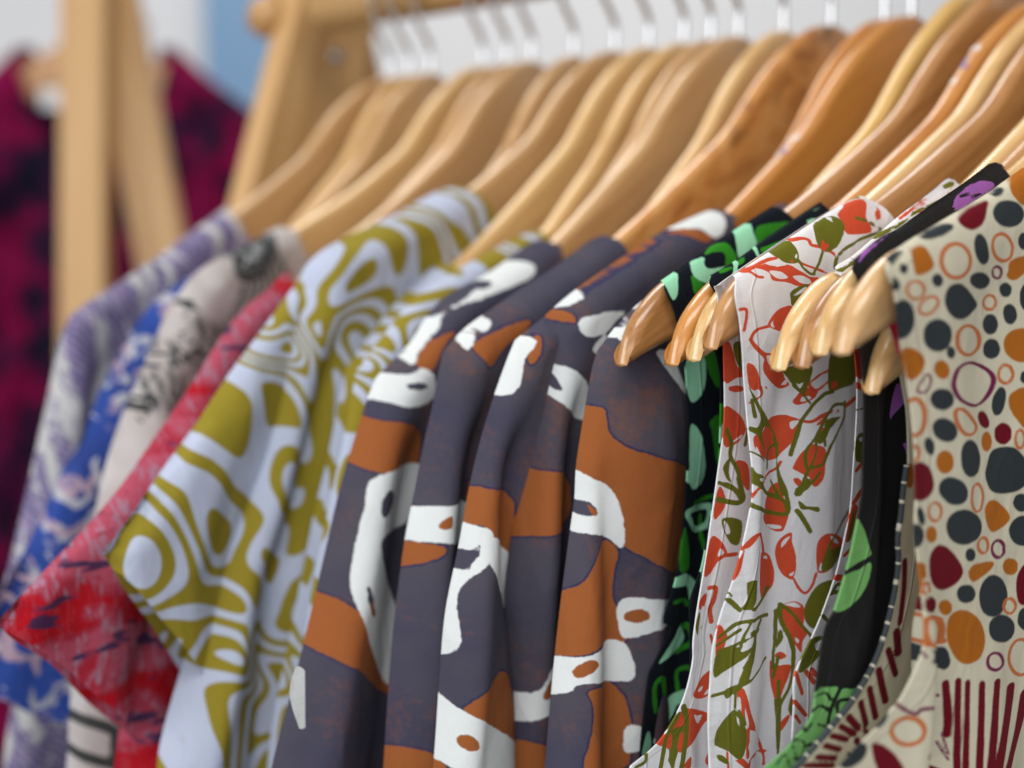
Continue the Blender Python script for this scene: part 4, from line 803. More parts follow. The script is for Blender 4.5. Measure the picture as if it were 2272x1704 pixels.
# ---- cream top with coloured pebbles
CREAM = (0.60, 0.565, 0.435); SLATE = (0.030, 0.038, 0.043); ORANGE = (0.40, 0.125, 0.012); MAROON = (0.135, 0.004, 0.012); RUST = (0.50, 0.15, 0.045); PLUM = (0.155, 0.012, 0.065)
bubm = fabric("cream_cotton_pebble_print", CREAM, [SLATE, ORANGE, MAROON, RUST, PLUM], rough_edge=0.00006, soft=0.0003, thread=0.07)
fr = HG['bub']; g = garment("sleeveless_top", "cream top with slate, orange and maroon pebble print, nearest on the rail", "top", fr)
E_ = lambda z, *a: (z, 'P', ell(*a)); R_ = lambda z, w, *a: (z, 'R', w, ell(*a))
u_slate = [E_('U1',505,640,145,50,-18),('U1','P',[(70,850),(220,795),(150,920)]),E_('U1',235,945,35,42),E_('U1',515,1040,45,55),('U1','P',[(570,1200),(610,1090),(700,1065),(760,1110),(835,1220),(820,1280),(760,1340),(680,1360),(610,1310)]),E_('U1',515,1490,120,135),
 E_('U1',875,785,58,130,-10),E_('U1',860,1040,82,70,10),E_('U1',1095,495,130,112,10),E_('U1',1000,315,58,38,-15),E_('U1',1070,1118,52,62),E_('U1',1105,1315,58,85,-8),E_('U1',945,1400,62,85),E_('U1',955,1600,70,85),('U1','P',[(150,1010),(205,1060),(195,1120),(150,1110)]),E_('U1',225,1360,100,165,5),E_('U1',625,1630,35,50),E_('U1',1215,720,40,70),E_('U1',1240,1180,55,110),
 E_('U2',550,465,98,90),E_('U2',575,715,112,92,38),E_('U2',450,850,42,75,-12),E_('U2',785,950,80,155,-3),E_('U2',645,1215,130,105,38),('U2','P',[(920,1000),(960,880),(1100,850),(1180,890),(1240,980),(1240,1150),(1120,1230),(960,1220),(905,1100)]),E_('U2',1015,480,55,120,12),E_('U2',730,1510,148,145),E_('U2',380,1420,30,75,-12),E_('U2',340,1580,65,95),E_('U2',1200,1310,70,75),E_('U2',1215,1540,115,125),E_('U2',1220,285,32,50),
 E_('U3',1305,160,35,48),E_('U3',1275,435,68,65),E_('U3',1465,450,100,148,4),E_('U3',1525,680,92,100),E_('U3',1105,885,55,85,-10),E_('U3',1690,610,55,80),E_('U3',670,1300,50,90,35),E_('U3',480,1570,70,120,50),E_('U3',958,520,18,90)]
u_orange = [('U1','P',[(290,800),(390,755),(460,840),(480,930),(400,990),(330,980)]),('U1','P',[(1085,230),(1240,110),(1240,420),(1130,350)]),('U1','P',[(1090,960),(1110,880),(1240,840),(1240,960),(1140,1040),(1080,1010)]),E_('U1',1200,1570,145,140),
 ('U2','P',[(230,50),(330,50),(410,140),(370,260),(280,310),(240,180)]),E_('U2',550,222,62,78,-15),('U2','P',[(1110,420),(1240,380),(1240,690),(1150,620),(1100,520)]),E_('U2',915,810,42,82),E_('U2',575,975,72,95),('U2','P',[(910,1340),(980,1285),(1100,1400),(1080,1480),(960,1555),(910,1450)]),E_('U2',465,1570,45,68),
 ('U3','P',[(1160,590),(1270,550),(1370,620),(1410,750),(1370,890),(1270,930),(1190,870),(1140,740)]),('U3','P',[(1290,290),(1330,230),(1460,210),(1450,260),(1330,350)]),E_('U3',1585,245,55,60),E_('U3',1130,530,48,55),E_('U3',940,320,36,110,8),E_('U3',845,685,38,65)]
u_maroon = [('U1','P',[(680,530),(760,450),(910,385),(920,470),(880,580),(800,630),(710,590)]),E_('U2',890,630,42,76,-18),E_('U2',1050,745,73,90),('U2','P',[(320,1000),(430,1000),(480,1120),(470,1220),(400,1290),(310,1260)]),
 ('U3','P',[(1030,150),(1090,90),(1180,140),(1255,260),(1220,350),(1110,410),(1040,370),(1015,250)]),E_('U3',1025,510,40,58),('U3','P',[(1630,320),(1700,230),(1700,490),(1640,490)]),('U3','P',[(610,1500),(700,1500),(800,1600),(850,1720),(680,1720)]),
 ('U3','S',52,[(1130,1065),(1150,1300),(1135,1420)]),('U3','S',50,[(1215,1050),(1215,1720)]),('U3','S',46,[(1285,1060),(1275,1720)]),('U3','S',60,[(1385,1075),(1365,1720)]),('U3','S',52,[(1495,1055),(1480,1250),(1445,1720)]),('U3','S',54,[(1590,1085),(1570,1250),(1490,1720)]),('U3','S',56,[(1690,1130),(1640,1380),(1560,1720)]),('U3','S',40,[(1020,1580),(1130,1700)])]
u_rust = [R_('U1',32,665,880,118,140),R_('U1',28,1045,770,80,112,-10),R_('U1',26,335,1120,72,72),R_('U1',26,440,1245,88,58,-42),R_('U1',26,940,1220,52,58),R_('U1',26,765,1530,90,120),R_('U2',28,1070,258,60,75),('U2','R',26,[(670,550),(740,560),(830,680),(800,750),(730,740),(670,640)]),R_('U2',36,330,610,80,150),R_('U2',26,335,905,26,60),R_('U2',24,495,1385,50,75),R_('U2',20,840,1270,45,115),R_('U2',24,1190,790,38,75),
 R_('U3',20,1395,95,35,55),R_('U3',16,985,395,20,40),R_('U3',20,1580,520,40,52),R_('U3',20,1040,700,62,100),R_('U3',22,1660,880,85,125),R_('U3',32,865,1400,115,95)]
u_plum = [R_('U1',20,1000,975,38,48),('U2','R',26,[(650,310),(700,200),(790,165),(900,210),(970,300),(920,440),(830,515),(720,480),(660,400)]),('U2','R',20,[(345,380),(430,260),(460,310),(430,390),(380,410)]),R_('U3',22,1500,120,42,60),R_('U3',22,1480,910,55,60),('U3','S',22,[(810,805),(890,800),(960,840),(1000,880)]),('U3','S',26,[(720,1130),(800,1220),(920,1280),(1010,1240),(1080,1150)]),('U3','S',20,[(1060,1470),(1150,1600)]),('U3','S',20,[(1100,1410),(1150,1560)])]
panel("front_panel", fr, px('U1', [(85, 860), (135, 960), (175, 1150), (210, 1380), (240, 1600)]) + px('U2', [(262, 200), (292, 450), (308, 750), (305, 1000), (295, 1250), (270, 1500)]) + px('U3', [(865, 250), (840, 500), (810, 800), (740, 1110), (690, 1230), (590, 1410), (400, 1620), (330, 1720)]),
      px('U1', [(85, 860), (240, 740), (500, 580), (900, 340), (1224, 110), (1500, -60)]), neck(.105, .03), bubm, g, [u_slate, u_orange, u_maroon, u_rust, u_plum],
      folds=[('U3', [(900, 300), (900, 800), (900, 1200), (860, 1659)], .010, .006), ('U3', [(960, 300), (1010, 800), (1060, 1200), (1120, 1659)], .008, -.006)],
      n0=.0075, nb=.003, open_left=True, h=.0006, see=.2, wob=.0014, seed=9)
ub_m = [('U3','S',34,[(845,200),(840,400),(812,640)]),('U3','S',52,[(790,700),(800,850)]),('U3','S',44,[(730,830),(780,1000)]),('U3','S',44,[(660,970),(710,1190)]),('U3','S',44,[(595,1100),(640,1300)]),('U3','S',44,[(535,1200),(570,1350)]),('U3','S',44,[(450,1300),(520,1380)]),('U3','S',38,[(395,1365),(490,1420)]),('U3','S',36,[(330,1430),(440,1460)]),('U3','S',36,[(285,1500),(390,1530)]),('U3','S',36,[(230,1580),(360,1590)]),('U3','S',36,[(150,1640),(340,1640)]),
 E_('U3',510,1470,25,30),E_('U3',450,1560,25,18),E_('U3',570,1400,25,22)]
bpl = px('U1', [(110, 1390), (180, 1560)]) + px('U2', [(200, 100), (245, 350), (285, 600), (290, 1000), (262, 1200), (243, 1400), (218, 1600)]) + px('U3', [(825, 200), (800, 400), (757, 600), (725, 720), (672, 870), (615, 990), (500, 1180), (380, 1330), (170, 1580), (60, 1700)])
bp = panel("back_panel", fr, bpl, px('U1', [(110, 1390), (120, 1150), (240, 760), (500, 600)]), neck(.13, .02, .03), bubm, g, [[], [('U2','P',[(270,1010),(310,1010),(310,1170),(260,1170)])], ub_m, [], []], n0=-.005, nb=-.005, open_left=True, h=.0009, see=.06, wob=.0003, seed=10, top_round=False)
pipm, t, b = nt("piping_slate_with_cream_dots"); uu = attr(t, "along"); 
sn = math_(t, 'SINE', math_(t, 'ADD', math_(t, 'MULTIPLY', uu, 1250.0), math_(t, 'MULTIPLY', noise(t, attr(t, "grain", True), 140, 2), 14.0)))
t.links.new(ramp(t, sn, [(0.84, SLATE), (0.97, (0.50, 0.48, 0.39))]), b.inputs["Base Color"]); b.inputs["Roughness"].default_value = 0.8
pl = np.array([fr.loc(q, -.005) for q in bpl[5:]]); ps = spline(pl, 160); Pw = fr.world(ps[:, 0] + .0012, ps[:, 1], np.full(160, -.0052))
pi_ = tube("piping", Pw, 0.00075, pipm, bp, 8); al = np.repeat(np.r_[0, np.cumsum(np.linalg.norm(np.diff(Pw, axis=0), axis=1))], 8)
a1 = pi_.data.attributes.new("along", 'FLOAT', 'POINT'); a1.data.foreach_set("value", al.astype(np.float32))
a2 = pi_.data.attributes.new("grain", 'FLOAT_VECTOR', 'POINT'); a2.data.foreach_set("vector", np.repeat(Pw, 8, 0).astype(np.float32).ravel())
pinkm = fabric("red_pink_lining", (0.55, 0.03, 0.05), [], base_fn=lambda t, v: ramp(t, noise(t, v, 130, 2), [(0.42, (0.40, 0.012, 0.03)), (0.6, (0.62, 0.10, 0.13))]))
panel("lining", fr, px('U1', [(115, 1400), (160, 1540), (185, 1640)]) + px('U2', [(215, 100), (250, 300), (292, 560), (305, 650)]), px('U1', [(115, 1400), (210, 1380), (300, 1360)]), [tuple(fr.loc(px('U2', [(330, 650)])[0], .003))], pinkm, g, [], n0=.003, nb=.003, open_left=True, h=.0015, see=.02, wob=0.0, top_round=False, mirror=False, drop=None, hemcurl=False)

# ---- brown and slate shirts with white branches
SLT = (0.066, 0.061, 0.090); RUSTB = (0.315, 0.098, 0.028); BW = (0.72, 0.745, 0.74); NVY = (0.034, 0.034, 0.085)
def mottle(t, v):
    n1 = noise(t, v, 27, 3, 0.65); n2 = noise(t, v, 420, 4, 0.8); n3 = math_(t, 'ADD', math_(t, 'MULTIPLY', n1, 0.62), math_(t, 'MULTIPLY', n2, 0.38))
    base = ramp(t, noise(t, mapping(t, v, (1, 1, 1), (0, 0, 0), (3, 5, 1)), 30, 2), [(0.35, (0.055, 0.053, 0.086)), (0.65, (0.080, 0.072, 0.092))])
    return mixc(t, ramp(t, n3, [(0.515, 0.0), (0.62, 0.34), (0.72, 0.6)]), base, (0.26, 0.085, 0.03))
brownm = fabric("brown_slate_cotton_print", SLT, [RUSTB, BW, SLT, RUSTB], base_fn=mottle, rough_edge=0.0002, soft=0.00014, thread=0.07, edge=(0, 0.0006, NVY))
GB = "brown and slate shirts"
# nearest of the four
fr = HG['b4']; g = garment("shirt", "brown and slate shirt with white branches next to the navy top", "shirt", fr, GB)
panel("front_panel", fr, D((1290, 758), (1278, 800), (1262, 890), (1245, 1000), (1240, 1080), (1225, 1190), (1205, 1350), (1190, 1500), (1178, 1640), (1170, 1720)),
      D((1290, 758), (1330, 705), (1380, 655), (1480, 580), (1600, 490), (1680, 440), (1692, 445)), neck2(fr, D((1735, 490))[0]), brownm, g, [
      [('b2','P',[(1600,-40),(1700,-60),(1800,0),(1830,300),(1600,130)]),('b2','P',[(1740,450),(1830,510),(1790,640),(1780,760),(1830,880),(1860,1030),(1740,990),(1560,1080),(1470,1150),(1490,880),(1590,720),(1700,580)]),('b2','P',[(1640,1240),(1860,1200),(1900,1720),(1610,1720),(1690,1450),(1690,1320)]),
       ('b3','P',[(270,1385),(425,1355),(440,1480),(470,1590),(700,1690),(1000,1770),(1000,1900),(230,1900)]),('b4','P',[(60,0),(200,40),(420,140),(400,400),(360,660),(180,560),(40,480),(20,200)])],
      [('b3','P',[(380,970),(500,800),(640,670),(700,655),(600,780),(520,920),(470,900)]),('b3','P',[(770,1000),(870,1000),(930,1140),(980,1280),(940,1250),(860,1130)]),
       ('b2','P',[(1580,100),(1720,160),(1820,280),(1840,510),(1730,440),(1570,410)]),('b2','P',[(1460,1160),(1560,1080),(1760,990),(1870,1030),(1880,1200),(1700,1220),(1600,1230),(1520,1270),(1440,1370)]),
       ('b4','P',[(50,790),(180,770),(360,790),(360,880),(280,930),(160,970),(60,960)]),('b4','P',[(90,1440),(200,1460),(240,1530),(90,1580)]),('b3','P',[(240,700),(260,700),(400,690)])],
      [('b2','P',ell(1650,300,60,35,25)),('b3','P',[(495,810),(590,765),(580,800),(520,830)])],
      [('b2','P',ell(1645,1140,75,38,-25)),('b2','P',[(1640,270),(1710,320),(1690,340)]),('b4','P',ell(145,865,70,34))]],
      folds=[('D', [(1330, 800), (1330, 1100), (1330, 1659)], .009, -.006), ('D', [(1290, 860), (1280, 1100), (1270, 1659)], .010, .004), ('D', [(1420, 850), (1420, 1100), (1390, 1659)], .013, .005)],
      n0=.010, nb=-.001, r=.011, h=.0009, see=.13, wob=.0010, seed=11, back=True, straight=True)
fr = HG['b3']; g = garment("shirt", "brown and slate shirt with a white patch at its collar below the orange hanger", "shirt", fr, GB)
pr3s = [[('b2','P',[(1015,250),(1110,185),(1130,200),(1280,200),(1260,590),(1240,640),(1140,470),(1130,385),(1000,430)]),('b2','P',[(960,1330),(1220,1090),(1290,1400),(1300,1530),(1100,1430)]),('b1','P',[(1590,820),(1650,800),(1640,960),(1600,1000),(1570,960)]),('b2','P',[(870,1640),(930,1600),(900,1800),(860,1800)])],
       [('b1','P',[(1550,800),(1590,820),(1560,960),(1480,1170),(1370,1240),(1320,1450),(1240,1600),(1260,1300),(1360,1000),(1440,890)]),('b2','P',[(970,480),(1130,400),(1145,570),(1000,700),(970,820),(965,1050),(930,1180),(960,1330),(1300,1550),(1320,1680),(930,1650),(850,1560),(880,1300),(910,900)]),
        ('b2','P',[(1130,450),(1210,500),(1255,620),(1225,830),(1150,600)])],
       [('b1','P',ell(1430,1065,26,55,30)),('b2','P',ell(1040,560,28,85,35))], [('b2','P',ell(1030,1530,70,40,25))]]
pr3 = [[('b2','P',[(1290,95),(1560,95),(1580,370),(1400,440),(1240,540),(1270,300)]),('b2','P',[(1300,1580),(1460,1510),(1460,1720),(1310,1720)]),
        ('b1','P',[(1720,690),(1790,640),(1890,740),(1760,720)]),('b3','P',[(790,210),(860,170),(1000,160),(1170,240),(1100,280),(950,210)]),('b3','S',14,[(0,720),(100,650),(300,530),(520,390),(760,230)])],
       [('b2','P',[(1250,1320),(1370,1270),(1480,1120),(1500,1180),(1420,1290),(1470,1270),(1450,1390),(1270,1480)]),('b1','P',[(1590,1110),(1650,930),(1690,940),(1710,1090)]),('b1','P',[(1690,940),(1790,1000),(1950,1130),(1950,1340),(1720,1190)]),
        ('b3','P',[(840,170),(1060,0),(1130,30),(1230,190),(1150,240),(1050,170),(870,180)]),('b3','P',[(80,680),(180,570),(240,580),(100,700)]),('b3','P',[(245,800),(350,750),(560,725),(500,800),(420,880),(300,890)]),('b3','P',[(345,980),(420,880),(440,930),(390,1010)])],
       [('b1','P',[(1710,1040),(1790,1150),(1715,1130)])],
       [('b3','P',ell(1030,62,42,18,-15)),('b2','P',[(1420,1290),(1475,1180),(1475,1280)])]]
panel("front_panel", fr, D((1178, 680), (1168, 740), (1150, 830), (1138, 920), (1128, 1000), (1105, 1150), (1090, 1290), (1100, 1420), (1110, 1560), (1115, 1720)),
      D((1178, 680), (1240, 628), (1330, 565), (1430, 500), (1540, 452), (1552, 465)), neck2(fr, D((1575, 510))[0]), brownm, g, pr3,
      folds=[('D', [(1200, 760), (1180, 1000), (1160, 1300), (1160, 1659)], .010, .006), ('D', [(1260, 800), (1245, 1000), (1225, 1300), (1215, 1659)], .009, -.004)], n0=.008, nb=-.003, r=.010, h=.0009, see=.09, wob=.0008, seed=12, back=True, straight=True)
panel("sleeve", fr, D((1112, 735), (1090, 790), (1062, 870), (1035, 960), (1012, 1060), (990, 1180), (962, 1320), (950, 1450), (940, 1600), (930, 1720)),
      D((1112, 735), (1140, 712), (1200, 665)), [(.15, -.09), (.14, -.2), (.14, -.42)], brownm, g, pr3s,
      folds=[('D', [(1090, 820), (1060, 1000), (1030, 1300), (1010, 1659)], .008, .004), ('D', [(1130, 900), (1120, 1100), (1130, 1300), (1160, 1659)], .008, -.006)], n0=.003, nb=-.006, r=.008, h=.0009, see=.06, wob=.0006, seed=13, back=True, straight=True, mirror=False)
fr = HG['b2']; g = garment("shirt", "brown and slate shirt between the burl hanger and the white edged sleeve", "shirt", fr, GB)
pr2 = [[('b2','P',[(730,310),(870,300),(720,365)]),('b2','P',[(690,500),(950,485),(850,580),(700,710),(670,740)]),('b2','P',[(580,1620),(860,1545),(880,1720),(570,1720)]),('b1','P',[(1220,880),(1330,800),(1620,700),(1560,800),(1440,880),(1350,1020),(1300,960)]),('b2','P',[(1030,130),(1110,190),(1110,380),(1010,430)])],
       [('b2','P',[(700,380),(880,290),(1030,270),(1020,470),(860,480),(680,510)]),('b1','P',[(1130,830),(1340,610),(1345,760),(1290,800),(1240,760),(1230,870),(1200,900)])],
       [], [('b2','P',[(870,395),(950,335),(945,405)])]]
panel("front_panel", fr, D((958, 758), (948, 800), (935, 870), (915, 960), (893, 1070), (872, 1180), (850, 1350), (838, 1500), (828, 1659), (825, 1720)),
      D((958, 758), (1000, 712), (1050, 675), (1130, 620), (1200, 575), (1270, 522), (1302, 508)), neck2(fr, D((1345, 575))[0]), brownm, g, pr2,
      folds=[('D', [(985, 800), (975, 1000), (950, 1300), (935, 1659)], .011, .006), ('D', [(1060, 850), (1040, 1000), (1010, 1300), (1000, 1659)], .010, -.006)], n0=.010, nb=-.002, r=.011, h=.001, see=.10, wob=.0009, seed=14, back=True, straight=True)
fr = HG['b1']; g = garment("shirt", "brown and slate shirt hanging right against the gold swirl shirt", "shirt", fr, GB)
pr1 = [[('b1','P',[(590,1290),(940,1360),(910,1610),(690,1659),(500,1540)]),('b2','P',[(400,-20),(780,-20),(770,80),(560,130)]),('b2','P',[(220,750),(420,770),(650,1190),(620,1300),(400,1100),(190,980)]),('b1','P',[(1020,810),(1150,780),(1050,900),(990,1050),(860,1000)]),('b1','S',16,[(1280,440),(1460,310),(1620,190)])],
       [('b1','P',[(1260,490),(1400,360),(1620,380),(1580,470),(1320,580),(1080,650),(1000,800),(880,980),(820,960),(860,840),(960,700)]),('b1','P',[(600,1190),(680,1030),(800,1050),(930,1020),(1010,1080),(990,1210),(860,1260),(720,1220)]),
        ('b2','P',[(560,130),(790,70),(760,200),(700,380),(590,460),(590,580),(630,740),(660,950),(630,1220),(560,1130),(500,930),(420,720),(430,550),(490,300)])],
       [('b1','P',ell(1300,500,70,30,-15)),('b1','P',ell(900,1125,68,25)),('b2','P',ell(612,275,28,75,15)),('b2','P',ell(522,770,15,60,-10))], [('b2','P',ell(535,830,12,40,-12))]]
panel("front_panel", fr, D((812, 815), (790, 870), (765, 950), (735, 1050), (700, 1200), (665, 1350), (630, 1490), (595, 1620), (575, 1720)),
      D((812, 815), (880, 745), (950, 650), (1060, 585), (1150, 522), (1178, 520)), neck2(fr, D((1196, 580))[0]), brownm, g, pr1,
      folds=[('D', [(850, 850), (800, 1100), (740, 1400), (700, 1659)], .014, .004), ('D', [(930, 850), (890, 1100), (850, 1400), (830, 1659)], .012, -.004)], n0=.010, nb=-.002, r=.010, h=.001, see=.11, wob=.0008, seed=15, back=True, straight=True)
lo_ = [('b2','P',[(130,1130),(180,1150),(198,1300),(180,1450),(150,1455),(95,1290)])]
tg = fabric("white_cotton_tie", BW, [])
panel("tie_end", fr, px('b2', [(130, 1130), (100, 1240), (110, 1330), (150, 1450)]), px('b2', [(130, 1130), (155, 1128), (180, 1150)]), [], tg, g, [], n0=.012, nb=.012, open_left=True, h=.002, see=.02, wob=0, hem=px('b2', [(150, 1450), (165, 1456), (182, 1448)]), top_round=False, mirror=False, hemcurl=False)

# ---- gold swirl shirts
PALE = (0.48, 0.525, 0.66); GOLD = (0.285, 0.225, 0.024)
def swirl(t, v):
    n1 = noise(t, mapping(t, v, (1.0, 0.85, 1)), 21, 1.0, 0.3, 0.9); sn = math_(t, 'SINE', math_(t, 'MULTIPLY', n1, 66.0))
    return ramp(t, math_(t, 'ADD', math_(t, 'MULTIPLY', sn, 0.5), 0.5), [(0.47, PALE), (0.53, GOLD)])
goldp = fabric("pale_blue_cotton_gold_swirl_small", PALE, [], base_fn=swirl, thread=0.05)
goldd = fabric("pale_blue_cotton_gold_swirl_dots", PALE, [PALE], base_fn=swirl, thread=0.05)
g_pale = [E_('b1',740,75,42,38), E_('b1',600,120,45,34,-20), E_('b1',1010,-70,24,22), ('D','P',ell(960,412,12,10)), ('D','P',ell(920,432,13,10)), ('D','P',ell(845,462,13,11))]
GG = "gold swirl shirts"
fr = HG['gold']; g = garment("shirt", "pale blue shirt with gold swirls and pointed short sleeve in the middle", "shirt", fr, GG)
panel("front_panel", fr, D((640, 620), (622, 680), (600, 760), (585, 840), (560, 930), (530, 1030), (490, 1150), (450, 1270), (410, 1390), (380, 1480), (345, 1610), (335, 1720)),
      D((640, 620), (660, 575), (700, 538), (780, 496), (860, 458), (940, 415), (985, 403)), neck2(fr, D((1022, 452))[0]), goldd, g, [g_pale],
      folds=[('D', [(660, 700), (610, 950), (520, 1250), (450, 1659)], .012, .006), ('D', [(735, 700), (690, 950), (610, 1250), (560, 1659)], .012, -.006), ('D', [(850, 700), (790, 950), (700, 1250), (640, 1659)], .014, .004)],
      n0=.013, nb=-.001, r=.012, h=.0012, see=.14, wob=.0010, seed=16, back=True)
panel("sleeve", fr, D((640, 612), (600, 665), (560, 720), (500, 800), (430, 905), (360, 1010), (300, 1110), (245, 1193)),
      D((640, 612), (680, 575), (730, 552)), [(.17, -.08), (.17, -.13)], goldd, g, [g_pale], folds=[('D', [(560, 800), (480, 1000), (400, 1250)], .014, .004)],
      n0=.004, nb=-.002, r=.008, h=.0012, see=.12, hem=D((245, 1193), (300, 1280), (370, 1375), (430, 1470)), wob=.0008, seed=17, back=True, mirror=False)
fr = HG['gold2']; g = garment("shirt", "second gold swirl shirt, a narrow strip against the brown shirts", "shirt", fr, GG)
panel("front_panel", fr, D((770, 800), (755, 880), (740, 960), (722, 1040), (700, 1140), (680, 1240), (662, 1340), (645, 1440), (628, 1540), (610, 1720)),
      D((770, 800), (830, 720), (900, 640), (1000, 575), (1100, 520), (1160, 495)), neck2(fr, D((1180, 515))[0]), goldp, g, [], n0=.008, nb=0, r=.010, h=.0012, see=.09, wob=.0008, seed=18, back=True)

fr = HG['gold_mid']; g = garment("shirt", "gold swirl shirt whose collar corner sits between the other two gold collars", "shirt", fr, GG)
panel("front_panel", fr, D((745, 800), (725, 900), (705, 1000), (680, 1100), (650, 1250), (620, 1400), (590, 1550), (570, 1720)),
      D((745, 800), (790, 735), (840, 670), (900, 608), (945, 568), (962, 570)), neck2(fr, D((985, 600))[0]), goldp, g, [], n0=.009, nb=-.001, r=.010, h=.0014, see=.10, wob=.0010, seed=28, back=True)
# ---- red shirt
def redfn(t, v):
    a_ = noise(t, mapping(t, v, (1, 1.6, 1), (0, 0, 0.6)), 32, 2, 0.5, 0.6); c_ = noise(t, mapping(t, v, (1, 4, 1), (0, 0, -0.6)), 36, 2, 0.5)
    d_ = noise(t, mapping(t, v, (3.0, 1, 1), (0, 0, 0.8)), 110, 4, 0.75, 0.5); e_ = noise(t, mapping(t, v, (1, 3, 1), (0, 0, 0.3)), 130, 3, 0.7, 0.4)
    c = ramp(t, a_, [(0.42, (0.42, 0.006, 0.014)), (0.47, (0.38, 0.025, 0.05)), (0.56, (0.43, 0.075, 0.12))])
    m_ = ramp(t, a_, [(0.42, 0.15), (0.50, 1.0)])
    c = mixc(t, math_(t, 'MULTIPLY', ramp(t, d_, [(0.52, 0.0), (0.58, 0.75)]), m_), c, (0.34, 0.22, 0.30))
    c = mixc(t, math_(t, 'MULTIPLY', ramp(t, e_, [(0.58, 0.0), (0.63, 0.7)]), m_), c, (0.33, 0.03, 0.05)); return mixc(t, ramp(t, c_, [(0.61, 0.0), (0.64, 0.9)]), c, (0.035, 0.025, 0.08))
redm = fabric("red_pink_cotton_print", (0.5, 0, 0), [], base_fn=redfn)
fr = HG['red']; g = garment("shirt", "red and pink shirt with pointed sleeve left of the gold swirl shirt", "shirt", fr)
panel("front_panel", fr, D((500, 700), (470, 800), (430, 900), (390, 1050), (350, 1200), (300, 1400), (260, 1560), (240, 1720)), D((500, 700), (540, 655), (600, 615), (640, 585)), neck2(fr, D((655, 610))[0]), redm, g, [],
      folds=[('D', [(500, 800), (420, 1100), (330, 1500)], .014, .006)], n0=.005, nb=-.004, r=.01, h=.0025, see=.1, wob=.0012, seed=19, back=True)
panel("sleeve", fr, D((500, 695), (460, 755), (400, 850), (330, 950), (260, 1050), (180, 1145), (90, 1250), (12, 1345)), D((500, 695), (560, 640), (620, 600)), [(.16, -.06), (.16, -.15)], redm, g, [],
      folds=[('D', [(450, 850), (330, 1100), (220, 1330)], .016, .004), ('D', [(520, 900), (420, 1150), (300, 1450)], .010, -.005)], n0=.012, nb=.006, r=.008, h=.002, see=.15, hem=D((12, 1345), (70, 1395), (140, 1440), (230, 1530), (330, 1610)), wob=.001, seed=20, back=True, mirror=False)

# ---- grey shirt with round dark motifs
GREYB = (0.50, 0.475, 0.465); DGR = (0.055, 0.058, 0.058)
def greyfn(t, v):
    c = ramp(t, noise(t, v, 26, 2, 0.5, 0.6), [(0.42, (0.55, 0.52, 0.51)), (0.62, (0.42, 0.37, 0.35))])
    vo = N(t, "ShaderNodeTexWave"); vo.inputs["Scale"].default_value = 120; vo.inputs["Distortion"].default_value = 14; vo.inputs["Detail Scale"].default_value = 0.8; t.links.new(mapping(t, v, (0.5, 1, 1)), vo.inputs["Vector"])
    mk = ramp(t, noise(t, mapping(t, v, (1, 0.9, 1), (0, 0, 0), (0.31, 0.2, 0)), 20, 2), [(0.52, 0.0), (0.55, 0.85)])
    return mixc(t, math_(t, 'MULTIPLY', mk, ramp(t, vo.outputs["Fac"], [(0.35, 1.0), (0.6, 0.35)])), c, (0.05, 0.052, 0.05))
greym = fabric("grey_cotton_black_motif_print", GREYB, [DGR, (0.32, 0.33, 0.34)], base_fn=greyfn)
fr = HG['grey']; g = garment("shirt", "pale grey shirt with a round dark motif left of the red shirt", "shirt", fr)
gm = [('A4','P',ell(1705,350,130,195,28))]
_r = np.random.RandomState(5)
for (x0_, x1_, y0_, y1_, k_) in ((960, 1270, 640, 1080, 26), (780, 980, 1090, 1440, 18)):
    for _ in range(k_):
        a_, b_ = _r.uniform(x0_, x1_), _r.uniform(y0_, y1_); an_ = _r.uniform(-.6, 1.2); l_ = _r.uniform(40, 110)
        gm.append(('A4', 'S', float(_r.uniform(14, 34)), [(a_, b_), (a_ + l_ * .5 * math.cos(an_) + _r.uniform(-15, 15), b_ + l_ * .5 * math.sin(an_)), (a_ + l_ * math.cos(an_), b_ + l_ * math.sin(an_))]))
gm += [('D','S',30,[(190,1470),(260,1500),(300,1560)]),('D','S',24,[(170,1540),(230,1570),(290,1640)]),('D','S',22,[(160,1600),(240,1650)]),('D','P',[(200,1440),(240,1450),(230,1490),(190,1480)]),('D','P',[(240,1580),(300,1590),(330,1700),(260,1700)])]
gs = [('A4','S',16,[(1600,270),(1590,330),(1660,350),(1640,420)]),('A4','S',14,[(1690,280),(1690,400)]),('A4','S',14,[(1740,260),(1720,380)]),('A4','S',14,[(1780,230),(1830,240)]),('A4','S',14,[(1760,210),(1840,200)]),('A4','S',12,[(1570,430),(1690,470),(1780,400)])]
panel("front_panel", fr, D((412, 600), (375, 650), (335, 730), (305, 800), (270, 880), (235, 980), (210, 1080), (190, 1200), (160, 1400), (140, 1720)), D((412, 600), (450, 570), (530, 530), (600, 490), (625, 500)), neck2(fr, D((640, 540))[0]), greym, g, [gm, gs],
      folds=[('D', [(400, 700), (330, 900), (260, 1200)], .014, .005)], n0=.008, nb=-.002, r=.011, h=.0013, see=.12, wob=.0012, seed=21, back=True)

